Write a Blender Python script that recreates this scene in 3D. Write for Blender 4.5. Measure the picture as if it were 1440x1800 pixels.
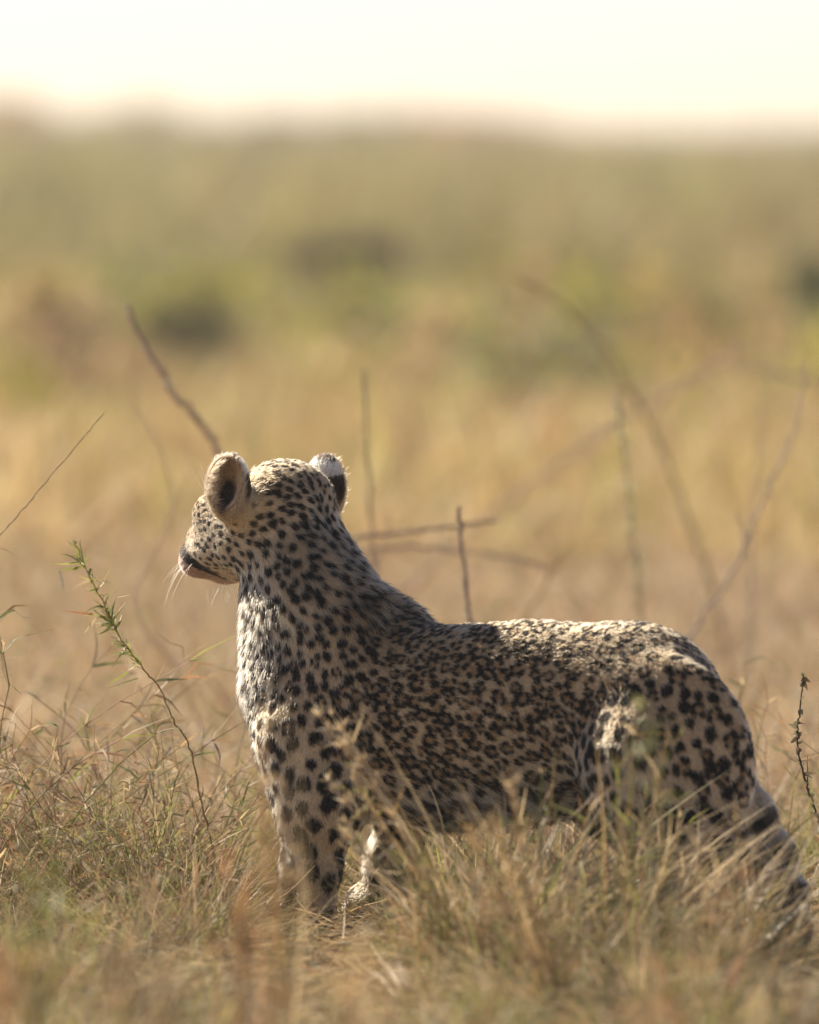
import bpy, math, random
import numpy as np
from mathutils import Vector, Matrix, kdtree, noise as mnoise

for _o in list(bpy.data.objects):
    bpy.data.objects.remove(_o, do_unlink=True)
scene = bpy.context.scene
COL = scene.collection

# ------------------------------------------------------------------ camera
CAM = Vector((0.0, -12.0, 1.49))
PITCH = math.radians(3.18)
FPX = 10800.0                    # focal length in photograph pixels
cam_d = bpy.data.cameras.new('camera')
cam = bpy.data.objects.new('camera', cam_d)
COL.objects.link(cam)
cam.location = CAM
cam.rotation_euler = (math.radians(90) - PITCH, 0, 0)
cam_d.sensor_fit = 'VERTICAL'
cam_d.sensor_height = 24.0
cam_d.lens = 144.0
cam_d.clip_start = 0.5
cam_d.clip_end = 6000.0
cam_d.dof.use_dof = True
cam_d.dof.focus_distance = 12.2
cam_d.dof.aperture_fstop = 1.12
scene.camera = cam

# ------------------------------------------------------------------ sky, sun, exposure
SUN = Vector((-0.56, 0.61, 0.56)).normalized()      # direction towards the sun
world = bpy.data.worlds.new('World')
scene.world = world
world.use_nodes = True
_n = world.node_tree.nodes; _l = world.node_tree.links
_n.clear()
_out = _n.new('ShaderNodeOutputWorld')
_bg = _n.new('ShaderNodeBackground')
_sky = _n.new('ShaderNodeTexSky')
_sky.sky_type = 'NISHITA'
_sky.sun_disc = False
_sky.sun_elevation = math.asin(SUN.z)
_sky.sun_rotation = math.atan2(SUN.x, SUN.y)
_sky.dust_density = 0.4
_sky.altitude = 2400.0
_sky.air_density = 1.0
_sky.ozone_density = 0.6
_mixw = _n.new('ShaderNodeMix'); _mixw.data_type = 'RGBA'; _mixw.blend_type = 'MULTIPLY'
_mixw.inputs[0].default_value = 1.0
_mixw.inputs[7].default_value = (0.87, 0.70, 0.66, 1)     # warm dusty air
_l.new(_sky.outputs[0], _mixw.inputs[6])
_l.new(_mixw.outputs[2], _bg.inputs[0])
_bg.inputs[1].default_value = 0.050
_l.new(_bg.outputs[0], _out.inputs[0])

sun_d = bpy.data.lights.new('sun', 'SUN')
sun_o = bpy.data.objects.new('sun', sun_d)
COL.objects.link(sun_o)
sun_d.energy = 2.4
sun_d.angle = math.radians(0.6)
sun_d.color = (1.0, 0.875, 0.70)
sun_o.rotation_euler = (-SUN).to_track_quat('-Z', 'Y').to_euler()
sun_o.location = (-20, 10, 15)

vs = scene.view_settings
vs.view_transform = 'Standard'
vs.look = 'None'
vs.gamma = 1.0
vs.use_curve_mapping = False
vs.exposure = 1.8
scene.cycles.use_denoising = True
scene.cycles.max_bounces = 16
scene.cycles.transmission_bounces = 16
scene.cycles.glossy_bounces = 8
scene.cycles.diffuse_bounces = 5
scene.cycles.transparent_max_bounces = 16
scene.cycles.transmission_bounces = 16
scene.cycles.glossy_bounces = 8
scene.cycles.diffuse_bounces = 5
scene.cycles_curves.shape = 'RIBBONS'

# ------------------------------------------------------------------ helpers
rng = np.random.default_rng(7)
random.seed(7)
FWD = Vector((0, math.cos(PITCH), -math.sin(PITCH)))
UPV = Vector((0, math.sin(PITCH), math.cos(PITCH)))

def P(px, py, Y):
    """point at world depth Y that the photograph shows at (px, py)"""
    d = FWD + Vector((1, 0, 0)) * ((px - 720) / FPX) + UPV * ((900 - py) / FPX)
    return CAM + d * ((Y - CAM.y) / d.y)

def tag(o, label=None, cat=None, group=None, kind=None):
    if label: o['label'] = label
    if cat: o['category'] = cat
    if group: o['group'] = group
    if kind: o['kind'] = kind
    return o

def empty(name, loc=(0, 0, 0)):
    o = bpy.data.objects.new(name, None)
    COL.objects.link(o); o.location = loc
    o.empty_display_size = 0.1
    return o

def mesh_obj(name, V, F, mat, parent=None, tint=None, smooth=True):
    """V (n,3) array, F list of index tuples or (m,k) array, one mesh object"""
    me = bpy.data.meshes.new(name)
    V = np.asarray(V, dtype=np.float32)
    if isinstance(F, np.ndarray):
        m, k = F.shape
        me.vertices.add(len(V)); me.vertices.foreach_set('co', V.ravel())
        me.loops.add(m * k); me.loops.foreach_set('vertex_index', F.astype(np.int32).ravel())
        me.polygons.add(m)
        me.polygons.foreach_set('loop_start', np.arange(0, m * k, k, dtype=np.int32))
        me.polygons.foreach_set('loop_total', np.full(m, k, dtype=np.int32))
        me.update(calc_edges=True)
        me.validate()
    else:
        me.from_pydata(V.tolist(), [], F)
    if smooth:
        me.polygons.foreach_set('use_smooth', np.ones(len(me.polygons), dtype=bool))
    if tint is not None:
        a = me.attributes.new('tint', 'FLOAT_COLOR', 'POINT')
        c = np.ones((len(V), 4), dtype=np.float32); c[:, :3] = tint
        a.data.foreach_set('color', c.ravel())
    if mat: me.materials.append(mat)
    o = bpy.data.objects.new(name, me)
    COL.objects.link(o)
    if parent is not None:
        o.parent = parent
        o.matrix_parent_inverse = parent.matrix_world.inverted() if False else Matrix.Translation(-Vector(parent.location))
    return o

def new_mat(name):
    m = bpy.data.materials.new(name); m.use_nodes = True
    m.node_tree.nodes.clear()
    return m, m.node_tree.nodes, m.node_tree.links

def plant_material(name, transl=0.4, rough=0.55, spec=0.25, noise_scale=60.0, vary=0.25):
    """leaf / blade material: the plant's own colour comes from 'tint', thin tissue lets light through"""
    m, n, l = new_mat(name)
    out = n.new('ShaderNodeOutputMaterial')
    at = n.new('ShaderNodeAttribute'); at.attribute_name = 'tint'
    tc = n.new('ShaderNodeNewGeometry')
    nz = n.new('ShaderNodeTexNoise'); nz.inputs['Scale'].default_value = noise_scale
    l.new(tc.outputs['Position'], nz.inputs['Vector'])
    mr = n.new('ShaderNodeMapRange')
    mr.inputs[3].default_value = 1 - vary; mr.inputs[4].default_value = 1 + vary
    l.new(nz.outputs['Fac'], mr.inputs[0])
    mx = n.new('ShaderNodeVectorMath'); mx.operation = 'SCALE'
    l.new(at.outputs['Color'], mx.inputs[0]); l.new(mr.outputs[0], mx.inputs[3])
    pb = n.new('ShaderNodeBsdfPrincipled')
    pb.inputs['Roughness'].default_value = rough
    pb.inputs['Specular IOR Level'].default_value = spec
    l.new(mx.outputs[0], pb.inputs['Base Color'])
    tr = n.new('ShaderNodeBsdfTranslucent')
    l.new(mx.outputs[0], tr.inputs['Color'])
    ms = n.new('ShaderNodeMixShader'); ms.inputs[0].default_value = transl
    l.new(pb.outputs[0], ms.inputs[1]); l.new(tr.outputs[0], ms.inputs[2])
    l.new(ms.outputs[0], out.inputs[0])
    return m

# ------------------------------------------------------------------ ground
def vnoise(x, y, f, seed=0.0):
    """cheap smooth value noise on arrays"""
    x = np.asarray(x) * f + seed * 17.3; y = np.asarray(y) * f + seed * 9.1
    xi = np.floor(x); yi = np.floor(y); xf = x - xi; yf = y - yi
    def h(a, b):
        s = np.sin(a * 127.1 + b * 311.7 + seed) * 43758.5453
        return s - np.floor(s)
    u = xf * xf * (3 - 2 * xf); v = yf * yf * (3 - 2 * yf)
    return (h(xi, yi) * (1 - u) + h(xi + 1, yi) * u) * (1 - v) + (h(xi, yi + 1) * (1 - u) + h(xi + 1, yi + 1) * u) * v

def ground_z(x, y):
    x = np.asarray(x, dtype=float); y = np.asarray(y, dtype=float)
    d = np.clip((y - 6) / 30, 0, 1)
    z = (vnoise(x, y, 1.7, 1) - 0.5) * 0.05 + (vnoise(x, y, 5.0, 2) - 0.5) * 0.02
    z += d * (vnoise(x, y, 0.12, 3) - 0.5) * 0.5
    z += np.clip((y - 45) / 205, 0, 1) * (2.75 - 0.30 * np.clip(x / 14, -1, 1))      # long slope rising to the skyline
    return z

def build_ground():
    xs = np.concatenate([-np.geomspace(1500, 3.2, 26), np.linspace(-3, 3, 76), np.geomspace(3.2, 1500, 26)])
    ys = np.concatenate([-np.geomspace(1500, 16, 12) , np.linspace(-14, -5, 20), np.linspace(-4.8, 3, 100), np.geomspace(3.2, 1500, 90)])
    X, Y = np.meshgrid(xs, ys)
    Z = ground_z(X, Y)
    V = np.stack([X, Y, Z], -1).reshape(-1, 3)
    ny, nx = X.shape
    i = np.arange(ny - 1)[:, None] * nx + np.arange(nx - 1)[None, :]
    F = np.stack([i, i + 1, i + nx + 1, i + nx], -1).reshape(-1, 4)
    m, n, l = new_mat('dry_soil_and_litter')
    out = n.new('ShaderNodeOutputMaterial'); pb = n.new('ShaderNodeBsdfPrincipled')
    pb.inputs['Roughness'].default_value = 0.95; pb.inputs['Specular IOR Level'].default_value = 0.1
    g = n.new('ShaderNodeNewGeometry')
    n1 = n.new('ShaderNodeTexNoise'); n1.inputs['Scale'].default_value = 3.0; n1.inputs['Detail'].default_value = 8
    n2 = n.new('ShaderNodeTexNoise'); n2.inputs['Scale'].default_value = 90.0; n2.inputs['Detail'].default_value = 4
    l.new(g.outputs['Position'], n1.inputs['Vector']); l.new(g.outputs['Position'], n2.inputs['Vector'])
    r1 = n.new('ShaderNodeValToRGB')
    e = r1.color_ramp.elements
    e[0].position = 0.35; e[0].color = (0.24, 0.17, 0.11, 1)
    e[1].position = 0.65; e[1].color = (0.43, 0.33, 0.215, 1)
    l.new(n1.outputs['Fac'], r1.inputs[0])
    r2 = n.new('ShaderNodeMapRange'); r2.inputs[3].default_value = 0.6; r2.inputs[4].default_value = 1.4
    l.new(n2.outputs['Fac'], r2.inputs[0])
    mx = n.new('ShaderNodeVectorMath'); mx.operation = 'SCALE'
    l.new(r1.outputs[0], mx.inputs[0]); l.new(r2.outputs[0], mx.inputs[3])
    l.new(mx.outputs[0], pb.inputs['Base Color'])
    bp = n.new('ShaderNodeBump'); bp.inputs['Strength'].default_value = 0.6; bp.inputs['Distance'].default_value = 0.01
    l.new(n2.outputs['Fac'], bp.inputs['Height']); l.new(bp.outputs[0], pb.inputs['Normal'])
    l.new(pb.outputs[0], out.inputs[0])
    o = mesh_obj('ground', V, F, m)
    tag(o, 'dry sandy ground with straw litter under the grass', 'ground', kind='structure')
build_ground()

# ------------------------------------------------------------------ dusty air
def build_haze():
    x0, x1, y0, y1, z0, z1 = -1510, 1510, -1510, 1510, -2.0, 7.0
    V = [(x, y, z) for z in (z0, z1) for y in (y0, y1) for x in (x0, x1)]
    F = [(0, 2, 3, 1), (4, 5, 7, 6), (0, 1, 5, 4), (2, 6, 7, 3), (0, 4, 6, 2), (1, 3, 7, 5)]
    m, n, l = new_mat('dusty_air')
    out = n.new('ShaderNodeOutputMaterial'); v = n.new('ShaderNodeVolumePrincipled')
    v.inputs['Color'].default_value = (0.95, 0.93, 0.90, 1)
    v.inputs['Density'].default_value = 0.0011
    v.inputs['Anisotropy'].default_value = 0.2
    l.new(v.outputs[0], out.inputs['Volume'])
    o = mesh_obj('haze', np.array(V), F, m, smooth=False)
    tag(o, 'thin warm dusty haze hanging over the plain', 'haze', kind='stuff')
build_haze()

# ------------------------------------------------------------------ leopard
YAW = math.radians(25)
ORG = Vector((0.167, 0.0, 0.0))
BF = Vector((-math.cos(YAW), math.sin(YAW), 0))          # forward (towards its head)
BL = Vector((-math.sin(YAW), -math.cos(YAW), 0))         # its left side, towards the camera
BU = Vector((0, 0, 1))
def L(x, y, z): return np.array(ORG + BF * x + BL * y + BU * z)
HY, HP = math.radians(45), math.radians(17)
HC = P(463, 899, 0.25)
_hf0 = Vector((-math.cos(HY), math.sin(HY), 0))
HL = Vector((-math.sin(HY), -math.cos(HY), 0))
HF = (_hf0 * math.cos(HP) - BU * math.sin(HP)).normalized()
HU = (_hf0 * math.sin(HP) + BU * math.cos(HP)).normalized()
def H(x, y, z): return np.array(HC + HF * x + HL * y + HU * z)
def hd(x, y, z): return np.array((HF * x + HL * y + HU * z).normalized())
def bd(x, y, z): return np.array((BF * x + BL * y + BU * z).normalized())

PR = []
def ell(c, r, ax, flow, k=0.05, fl=0.0125, reg='trunk', sub=False):
    PR.append(dict(t='e', c=np.array(c), r=np.array(r), ax=np.array([np.array(a) for a in ax]), flow=np.array(flow), k=k, fl=fl, reg=reg, sub=sub))
def cone(a, ra, b, rb, flow=None, k=0.04, fl=0.014, reg='leg'):
    a = np.array(a); b = np.array(b)
    if flow is None: flow = (b - a) / np.linalg.norm(b - a)
    PR.append(dict(t='c', a=a, b=b, ra=ra, rb=rb, flow=np.array(flow), k=k, fl=fl, reg=reg, sub=False))
BAX = (BF, BL, BU)
HAX = (HF, HL, HU)
back = bd(-1, 0, -0.22)
# trunk
ell(L(0.16, 0, 0.415), (0.31, 0.142, 0.18), BAX, back, reg='trunk')
ell(L(-0.10, 0, 0.440), (0.31, 0.118, 0.172), BAX, back, reg='trunk')
ell(L(-0.30, 0, 0.45), (0.175, 0.12, 0.165), BAX, bd(-1, 0, -0.5), reg='rump')
ell(L(0.36, 0.0, 0.37), (0.14, 0.125, 0.18), BAX, bd(-0.3, 0, -1), fl=0.022, reg='chest')
ell(L(0.08, 0, 0.285), (0.28, 0.09, 0.085), BAX, bd(-1, 0, -0.5), fl=0.03, reg='belly')
ell(L(0.230, -0.03, 0.556), (0.080, 0.075, 0.085), BAX, back, fl=0.022, reg='nape', k=0.032)
# shoulders
for s in (1, -1):
    ell(L(0.305, s * 0.088, 0.42), (0.125, 0.075, 0.18), BAX, bd(-0.45, 0, -1), fl=0.015, reg='shoulder', k=0.055)
# near front leg (its left)
cone(L(0.362, 0.095, 0.37), 0.094, L(0.335, 0.115, 0.25), 0.08, reg='upperleg', k=0.07)
cone(L(0.315, 0.115, 0.27), 0.074, L(0.35, 0.11, 0.11), 0.052)
cone(L(0.35, 0.11, 0.11), 0.052, L(0.355, 0.11, 0.05), 0.046)
cone(L(0.35, 0.11, 0.035), 0.04, L(0.405, 0.112, 0.028), 0.036)
for j in (-1.5, -0.5, 0.5, 1.5):
    cone(L(0.39, 0.11 + j * 0.019, 0.03), 0.02, L(0.43 - abs(j) * 0.008, 0.11 + j * 0.022, 0.022), 0.018, k=0.012, fl=0.006)
# far front leg
cone(L(0.30, -0.105, 0.40), 0.085, L(0.225, -0.11, 0.27), 0.068, reg='upperleg', k=0.05)
cone(L(0.225, -0.11, 0.27), 0.062, L(0.275, -0.105, 0.11), 0.044, fl=0.02)
cone(L(0.275, -0.105, 0.11), 0.044, L(0.285, -0.105, 0.05), 0.042)
cone(L(0.28, -0.105, 0.035), 0.04, L(0.335, -0.107, 0.028), 0.036)
for j in (-1.5, -0.5, 0.5, 1.5):
    cone(L(0.32, -0.105 + j * 0.019, 0.03), 0.02, L(0.36 - abs(j) * 0.008, -0.105 + j * 0.022, 0.022), 0.018, k=0.012, fl=0.006)
# near hind leg, stretched back
ell(L(-0.405, 0.08, 0.345), (0.172, 0.070, 0.21), BAX, bd(-0.35, 0, -1), reg='haunch')
cone(L(-0.36, 0.09, 0.36), 0.115, L(-0.40, 0.11, 0.25), 0.088, reg='upperleg', k=0.05)
cone(L(-0.41, 0.115, 0.255), 0.08, L(-0.575, 0.115, 0.17), 0.042)
cone(L(-0.575, 0.115, 0.17), 0.04, L(-0.535, 0.115, 0.045), 0.038)
cone(L(-0.55, 0.115, 0.035), 0.038, L(-0.485, 0.117, 0.028), 0.035)
for j in (-1.5, -0.5, 0.5, 1.5):
    cone(L(-0.50, 0.115 + j * 0.018, 0.03), 0.019, L(-0.46 - abs(j) * 0.008, 0.115 + j * 0.02, 0.021), 0.017, k=0.012, fl=0.006)
# far hind leg, forward
ell(L(-0.32, -0.085, 0.40), (0.135, 0.066, 0.17), BAX, bd(-0.3, 0, -1), reg='haunch')
cone(L(-0.30, -0.10, 0.36), 0.098, L(-0.20, -0.105, 0.26), 0.075, reg='upperleg', k=0.05)
cone(L(-0.20, -0.105, 0.26), 0.066, L(-0.335, -0.105, 0.155), 0.039)
cone(L(-0.335, -0.105, 0.155), 0.037, L(-0.275, -0.105, 0.045), 0.036)
cone(L(-0.28, -0.105, 0.035), 0.038, L(-0.215, -0.107, 0.028), 0.035)
for j in (-1.5, -0.5, 0.5, 1.5):
    cone(L(-0.23, -0.105 + j * 0.018, 0.03), 0.019, L(-0.19 - abs(j) * 0.008, -0.105 + j * 0.02, 0.021), 0.017, k=0.012, fl=0.006)
# tail: hangs behind the rump, tip curled up
_tp = [L(-0.40, -0.03, 0.46), np.array(P(1235, 1250, -0.20)), np.array(P(1275, 1340, -0.23)), np.array(P(1326, 1425, -0.26)), np.array(P(1366, 1500, -0.29)),
       np.array(P(1388, 1570, -0.31)), np.array(P(1396, 1640, -0.32)), np.array(P(1425, 1688, -0.36)), np.array(P(1475, 1690, -0.42))]
_tr = [0.048, 0.036, 0.031, 0.029, 0.028, 0.028, 0.028, 0.027, 0.022]
for i in range(len(_tp) - 1):
    cone(_tp[i], _tr[i], _tp[i + 1], _tr[i + 1], k=0.025, fl=0.02, reg='tail')
# neck
cone(P(503, 915, 0.215), 0.084, P(560, 1075, 0.14), 0.112, flow=(L(0.1, 0, 0.50) - H(-0.05, 0, 0)) / np.linalg.norm(L(0.1, 0, 0.50) - H(-0.05, 0, 0)), k=0.06, fl=0.022, reg='neck')
cone(P(512, 950, 0.20), 0.058, P(618, 1095, 0.10), 0.074, flow=bd(-1, 0, -0.75), k=0.06, fl=0.034, reg='nape')
cone(P(470, 1005, 0.20), 0.045, P(512, 1190, 0.15), 0.094, flow=bd(-0.25, 0, -1), k=0.05, fl=0.028, reg='throat')
# head
hb = hd(-1, 0, -0.15)
ell(H(-0.055, 0, -0.003), (0.105, 0.097, 0.088), HAX, hb, k=0.04, fl=0.013, reg='head')
ell(H(0.066, 0, 0.004), (0.090, 0.093, 0.070), HAX, hb, k=0.04, fl=0.008, reg='face')
for s in (1, -1):
    ell(H(0.01, s * 0.062, -0.045), (0.082, 0.045, 0.062), HAX, hd(-1, s * 0.2, -0.4), k=0.035, fl=0.013, reg='cheek')
    ell(H(0.10, s * 0.045, -0.045), (0.060, 0.042, 0.046), HAX, hd(-1, s * 0.2, -0.3), k=0.03, fl=0.009, reg='cheek')
    ell(H(0.095, s * 0.040, 0.030), (0.036, 0.034, 0.026), HAX, hb, k=0.035, fl=0.006, reg='face')
    ell(H(0.170, s * 0.033, -0.050), (0.048, 0.041, 0.040), HAX, hd(-1, s * 0.3, -0.3), k=0.02, fl=0.007, reg='muzzle')
cone(H(0.09, 0, 0.015), 0.054, H(0.182, 0, -0.012), 0.038, flow=hb, k=0.025, fl=0.005, reg='face')
ell(H(0.211, 0, -0.020), (0.014, 0.021, 0.014), HAX, hb, k=0.012, fl=0.002, reg='nose')
cone(H(0.0, 0, -0.075), 0.052, H(0.138, 0, -0.078), 0.034, flow=hd(-1, 0, -0.2), k=0.03, fl=0.012, reg='chin')
EARS = []
for s in (1, -1):
    n = np.array((HL * (0.94 * s) + HF * (-0.26 if s > 0 else 0.10) + HU * 0.05).normalized())
    u0 = np.array((BU * 0.95 + HL * (0.22 if s > 0 else -0.55)).normalized())
    u = u0 - n * np.dot(u0, n); u /= np.linalg.norm(u)
    w = np.cross(u, n)
    c = H(-0.050 if s > 0 else -0.058, s * (0.134 if s > 0 else 0.128), 0.036 if s > 0 else 0.024) + u * 0.008
    EARS.append((s, n, u, w, c, len(PR) + 2))
    ell(c - u * 0.036 - n * 0.018, (0.034, 0.036, 0.036), (n, w, u), u, k=0.035, fl=0.010, reg='earbase')
    ell(c, (0.036, 0.045, 0.062), (n, w, u), u, k=0.014, fl=0.010, reg='ear')
    ell(c + n * 0.026 + u * 0.006, (0.040, 0.0405, 0.0575), (n, w, u), -u * 0.6 + w * 0.8 * s, k=0.006, fl=0.016, reg='earin', sub=True)
    cone(c + n * 0.030 - u * 0.030, 0.020, c + n * 0.026 - u * 0.068, 0.008, flow=-u * 0.6 + w * 0.8 * s, k=0.006, fl=0.016, reg='earin')
    PR[-1]['sub'] = True

def sdf(p, P_):
    if p['t'] == 'e':
        q = (P_ - p['c']) @ p['ax'].T
        k0 = np.sqrt(((q / p['r']) ** 2).sum(-1)); k1 = np.sqrt(((q / p['r'] ** 2) ** 2).sum(-1)) + 1e-9
        return k0 * (k0 - 1) / k1
    ab = p['b'] - p['a']
    t = np.clip(((P_ - p['a']) @ ab) / (ab @ ab), 0, 1)
    return np.linalg.norm(P_ - p['a'] - t[..., None] * ab, axis=-1) - (p['ra'] + t * (p['rb'] - p['ra']))

def build_field(h):
    pts = []
    for p in PR:
        if p['t'] == 'e':
            e = np.sqrt(((p['ax'] * p['r'][:, None]) ** 2).sum(0)); pts += [p['c'] - e, p['c'] + e]
        else:
            pts += [np.minimum(p['a'] - p['ra'], p['b'] - p['rb']), np.maximum(p['a'] + p['ra'], p['b'] + p['rb'])]
    lo = np.min(pts, 0) - 0.03; hi = np.max(pts, 0) + 0.03
    n = np.ceil((hi - lo) / h).astype(int) + 1
    F = np.full(n, 0.2, dtype=np.float32)
    for p in PR:
        if p['t'] == 'e':
            e = np.sqrt(((p['ax'] * p['r'][:, None]) ** 2).sum(0)); a, b = p['c'] - e, p['c'] + e
        else:
            a = np.minimum(p['a'] - p['ra'], p['b'] - p['rb']); b = np.maximum(p['a'] + p['ra'], p['b'] + p['rb'])
        m = p['k'] + 0.03
        i0 = np.maximum(((a - m - lo) / h).astype(int), 0); i1 = np.minimum(((b + m - lo) / h).astype(int) + 2, n)
        g = np.stack(np.meshgrid(*[lo[j] + h * np.arange(i0[j], i1[j]) for j in range(3)], indexing='ij'), -1)
        d = sdf(p, g).astype(np.float32)
        sl = tuple(slice(i0[j], i1[j]) for j in range(3))
        f = F[sl]; k = p['k']
        if p['sub']:
            d = -d
            hh = np.maximum(k - np.abs(f - d), 0) / k
            F[sl] = np.maximum(f, d) + hh * hh * k * 0.25
        else:
            hh = np.maximum(k - np.abs(f - d), 0) / k
            F[sl] = np.minimum(f, d) - hh * hh * k * 0.25
    return F, lo

def surface_nets(F, lo, h):
    S = F < 0
    nx, ny, nz = F.shape
    c = np.zeros((nx - 1, ny - 1, nz - 1), dtype=np.int8)
    for dx in (0, 1):
        for dy in (0, 1):
            for dz in (0, 1):
                c += S[dx:nx - 1 + dx, dy:ny - 1 + dy, dz:nz - 1 + dz]
    act = (c > 0) & (c < 8)
    I = np.argwhere(act)
    idx = np.full(act.shape, -1, dtype=np.int32); idx[act] = np.arange(len(I))
    corners = [(a, b, d) for a in (0, 1) for b in (0, 1) for d in (0, 1)]
    val = {q: F[I[:, 0] + q[0], I[:, 1] + q[1], I[:, 2] + q[2]] for q in corners}
    acc = np.zeros((len(I), 3)); cnt = np.zeros(len(I))
    for q in corners:
        for ax in range(3):
            if q[ax] == 0:
                r = list(q); r[ax] = 1; r = tuple(r)
                a, b = val[q], val[r]
                m = (a < 0) != (b < 0)
                t = np.where(m, a / np.where(m, a - b, 1), 0)
                pos = np.array(q, dtype=float)[None, :].repeat(len(I), 0)
                pos[:, ax] += t
                acc += pos * m[:, None]; cnt += m
    V = lo + h * (I + acc / cnt[:, None])
    faces = []
    for ax in range(3):
        a1, a2 = (ax + 1) % 3, (ax + 2) % 3
        sA = [slice(None)] * 3; sB = [slice(None)] * 3
        sA[ax] = slice(0, F.shape[ax] - 1); sB[ax] = slice(1, F.shape[ax])
        sa = S[tuple(sA)]; sb = S[tuple(sB)]
        E = np.argwhere(sa != sb)
        E = E[(E[:, a1] > 0) & (E[:, a2] > 0)]
        o = []
        for d1, d2 in ((0, 0), (1, 0), (1, 1), (0, 1)):
            q = E.copy(); q[:, a1] -= d1; q[:, a2] -= d2
            o.append(idx[q[:, 0], q[:, 1], q[:, 2]])
        q = np.stack(o, -1)
        inside = sa[E[:, 0], E[:, 1], E[:, 2]]
        q[~inside] = q[~inside][:, ::-1]
        faces.append(q)
    Fc = np.concatenate(faces)
    return V, Fc

HGRID = 0.0048
_F, _lo = build_field(HGRID)
LV, LF = surface_nets(_F, _lo, HGRID)
del _F
# a little relaxation
def relax(V, F, it, lam=0.5):
    e = np.concatenate([F[:, [0, 1]], F[:, [1, 2]], F[:, [2, 3]], F[:, [3, 0]]])
    e = np.concatenate([e, e[:, ::-1]])
    cnt = np.bincount(e[:, 0], minlength=len(V))[:, None]
    for _ in range(it):
        s = np.stack([np.bincount(e[:, 0], weights=V[e[:, 1], j], minlength=len(V)) for j in range(3)], -1)
        V = V + lam * (s / np.maximum(cnt, 1) - V)
    return V
LV = relax(LV, LF, 2)
def vnormals(V, F):
    n = np.cross(V[F[:, 2]] - V[F[:, 0]], V[F[:, 3]] - V[F[:, 1]])
    N = np.zeros_like(V)
    for j in range(4):
        for a in range(3):
            N[:, a] += np.bincount(F[:, j], weights=n[:, a], minlength=len(V))
    return N / (np.linalg.norm(N, axis=1, keepdims=True) + 1e-12)
LN = vnormals(LV, LF)

# region weights -> fur length, flow, spot size at every vertex
#        spacing radius rosette elong
COAT = dict(trunk=(0.0252, 0.0107, 1.0, 1.0), rump=(0.0250, 0.0108, 0.85, 1.0), haunch=(0.0272, 0.0122, 0.5, 1.1), chest=(0.0195, 0.0083, 0.0, 1.2),
            belly=(0.032, 0.0140, 0.0, 1.1), nape=(0.0185, 0.0088, 0.0, 1.3), shoulder=(0.0218, 0.0100, 0.12, 1.15), upperleg=(0.0315, 0.0142, 0.05, 1.1),
            leg=(0.0395, 0.0180, 0.0, 1.15), tail=(0.028, 0.0125, 0.0, 1.0), neck=(0.0208, 0.0088, 0.0, 1.35), throat=(0.020, 0.0080, 0.0, 1.3),
            head=(0.0165, 0.0069, 0.0, 1.35), face=(0.0135, 0.0045, 0.0, 1.5), cheek=(0.017, 0.0063, 0.0, 1.4), muzzle=(0.012, 0.0022, 0.0, 1.3),
            nose=(0.05, 0.001, 0, 1), chin=(0.03, 0.005, 0.0, 1.3), earbase=(0.0175, 0.0062, 0.0, 1.2), ear=(0.06, 0.001, 0, 1), earin=(0.06, 0.001, 0, 1))
def vertex_fields(V):
    D = np.stack([np.abs(sdf(p, V)) if p['sub'] else sdf(p, V) for p in PR], 1)
    W = np.exp(-(D - D.min(1, keepdims=True)) / 0.012)
    W /= W.sum(1, keepdims=True)
    flow = W @ np.array([p['flow'] for p in PR])
    fl = W @ np.array([p['fl'] for p in PR])
    coat = W @ np.array([COAT[p['reg']] for p in PR])
    regs = sorted(COAT)
    RW = W @ np.array([[1.0 if p['reg'] == r else 0.0 for r in regs] for p in PR])
    return flow, fl, coat, {r: RW[:, i] for i, r in enumerate(regs)}
VFLOW, VFL, VCOAT, VREG = vertex_fields(LV)
VFLOW = VFLOW - LN * (VFLOW * LN).sum(1, keepdims=True)
VFLOW /= np.linalg.norm(VFLOW, axis=1, keepdims=True) + 1e-9

# surface sampling
TRI = np.concatenate([LF[:, [0, 1, 2]], LF[:, [0, 2, 3]]])
_ta = np.linalg.norm(np.cross(LV[TRI[:, 1]] - LV[TRI[:, 0]], LV[TRI[:, 2]] - LV[TRI[:, 0]]), axis=1) / 2
def sample_surface(n, wgt=None):
    p = _ta if wgt is None else _ta * wgt[TRI].mean(1)
    c = np.cumsum(p); c /= c[-1]
    t = TRI[np.searchsorted(c, rng.random(n))]
    a, b = rng.random(n), rng.random(n)
    m = a + b > 1; a[m] = 1 - a[m]; b[m] = 1 - b[m]
    B = np.stack([1 - a - b, a, b], 1)
    return t, B
def interp(A, t, B):
    return (A[t] * (B[..., None] if A.ndim > 1 else B)).sum(1)
def unit(a): return a / (np.linalg.norm(a, axis=-1, keepdims=True) + 1e-9)

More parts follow.
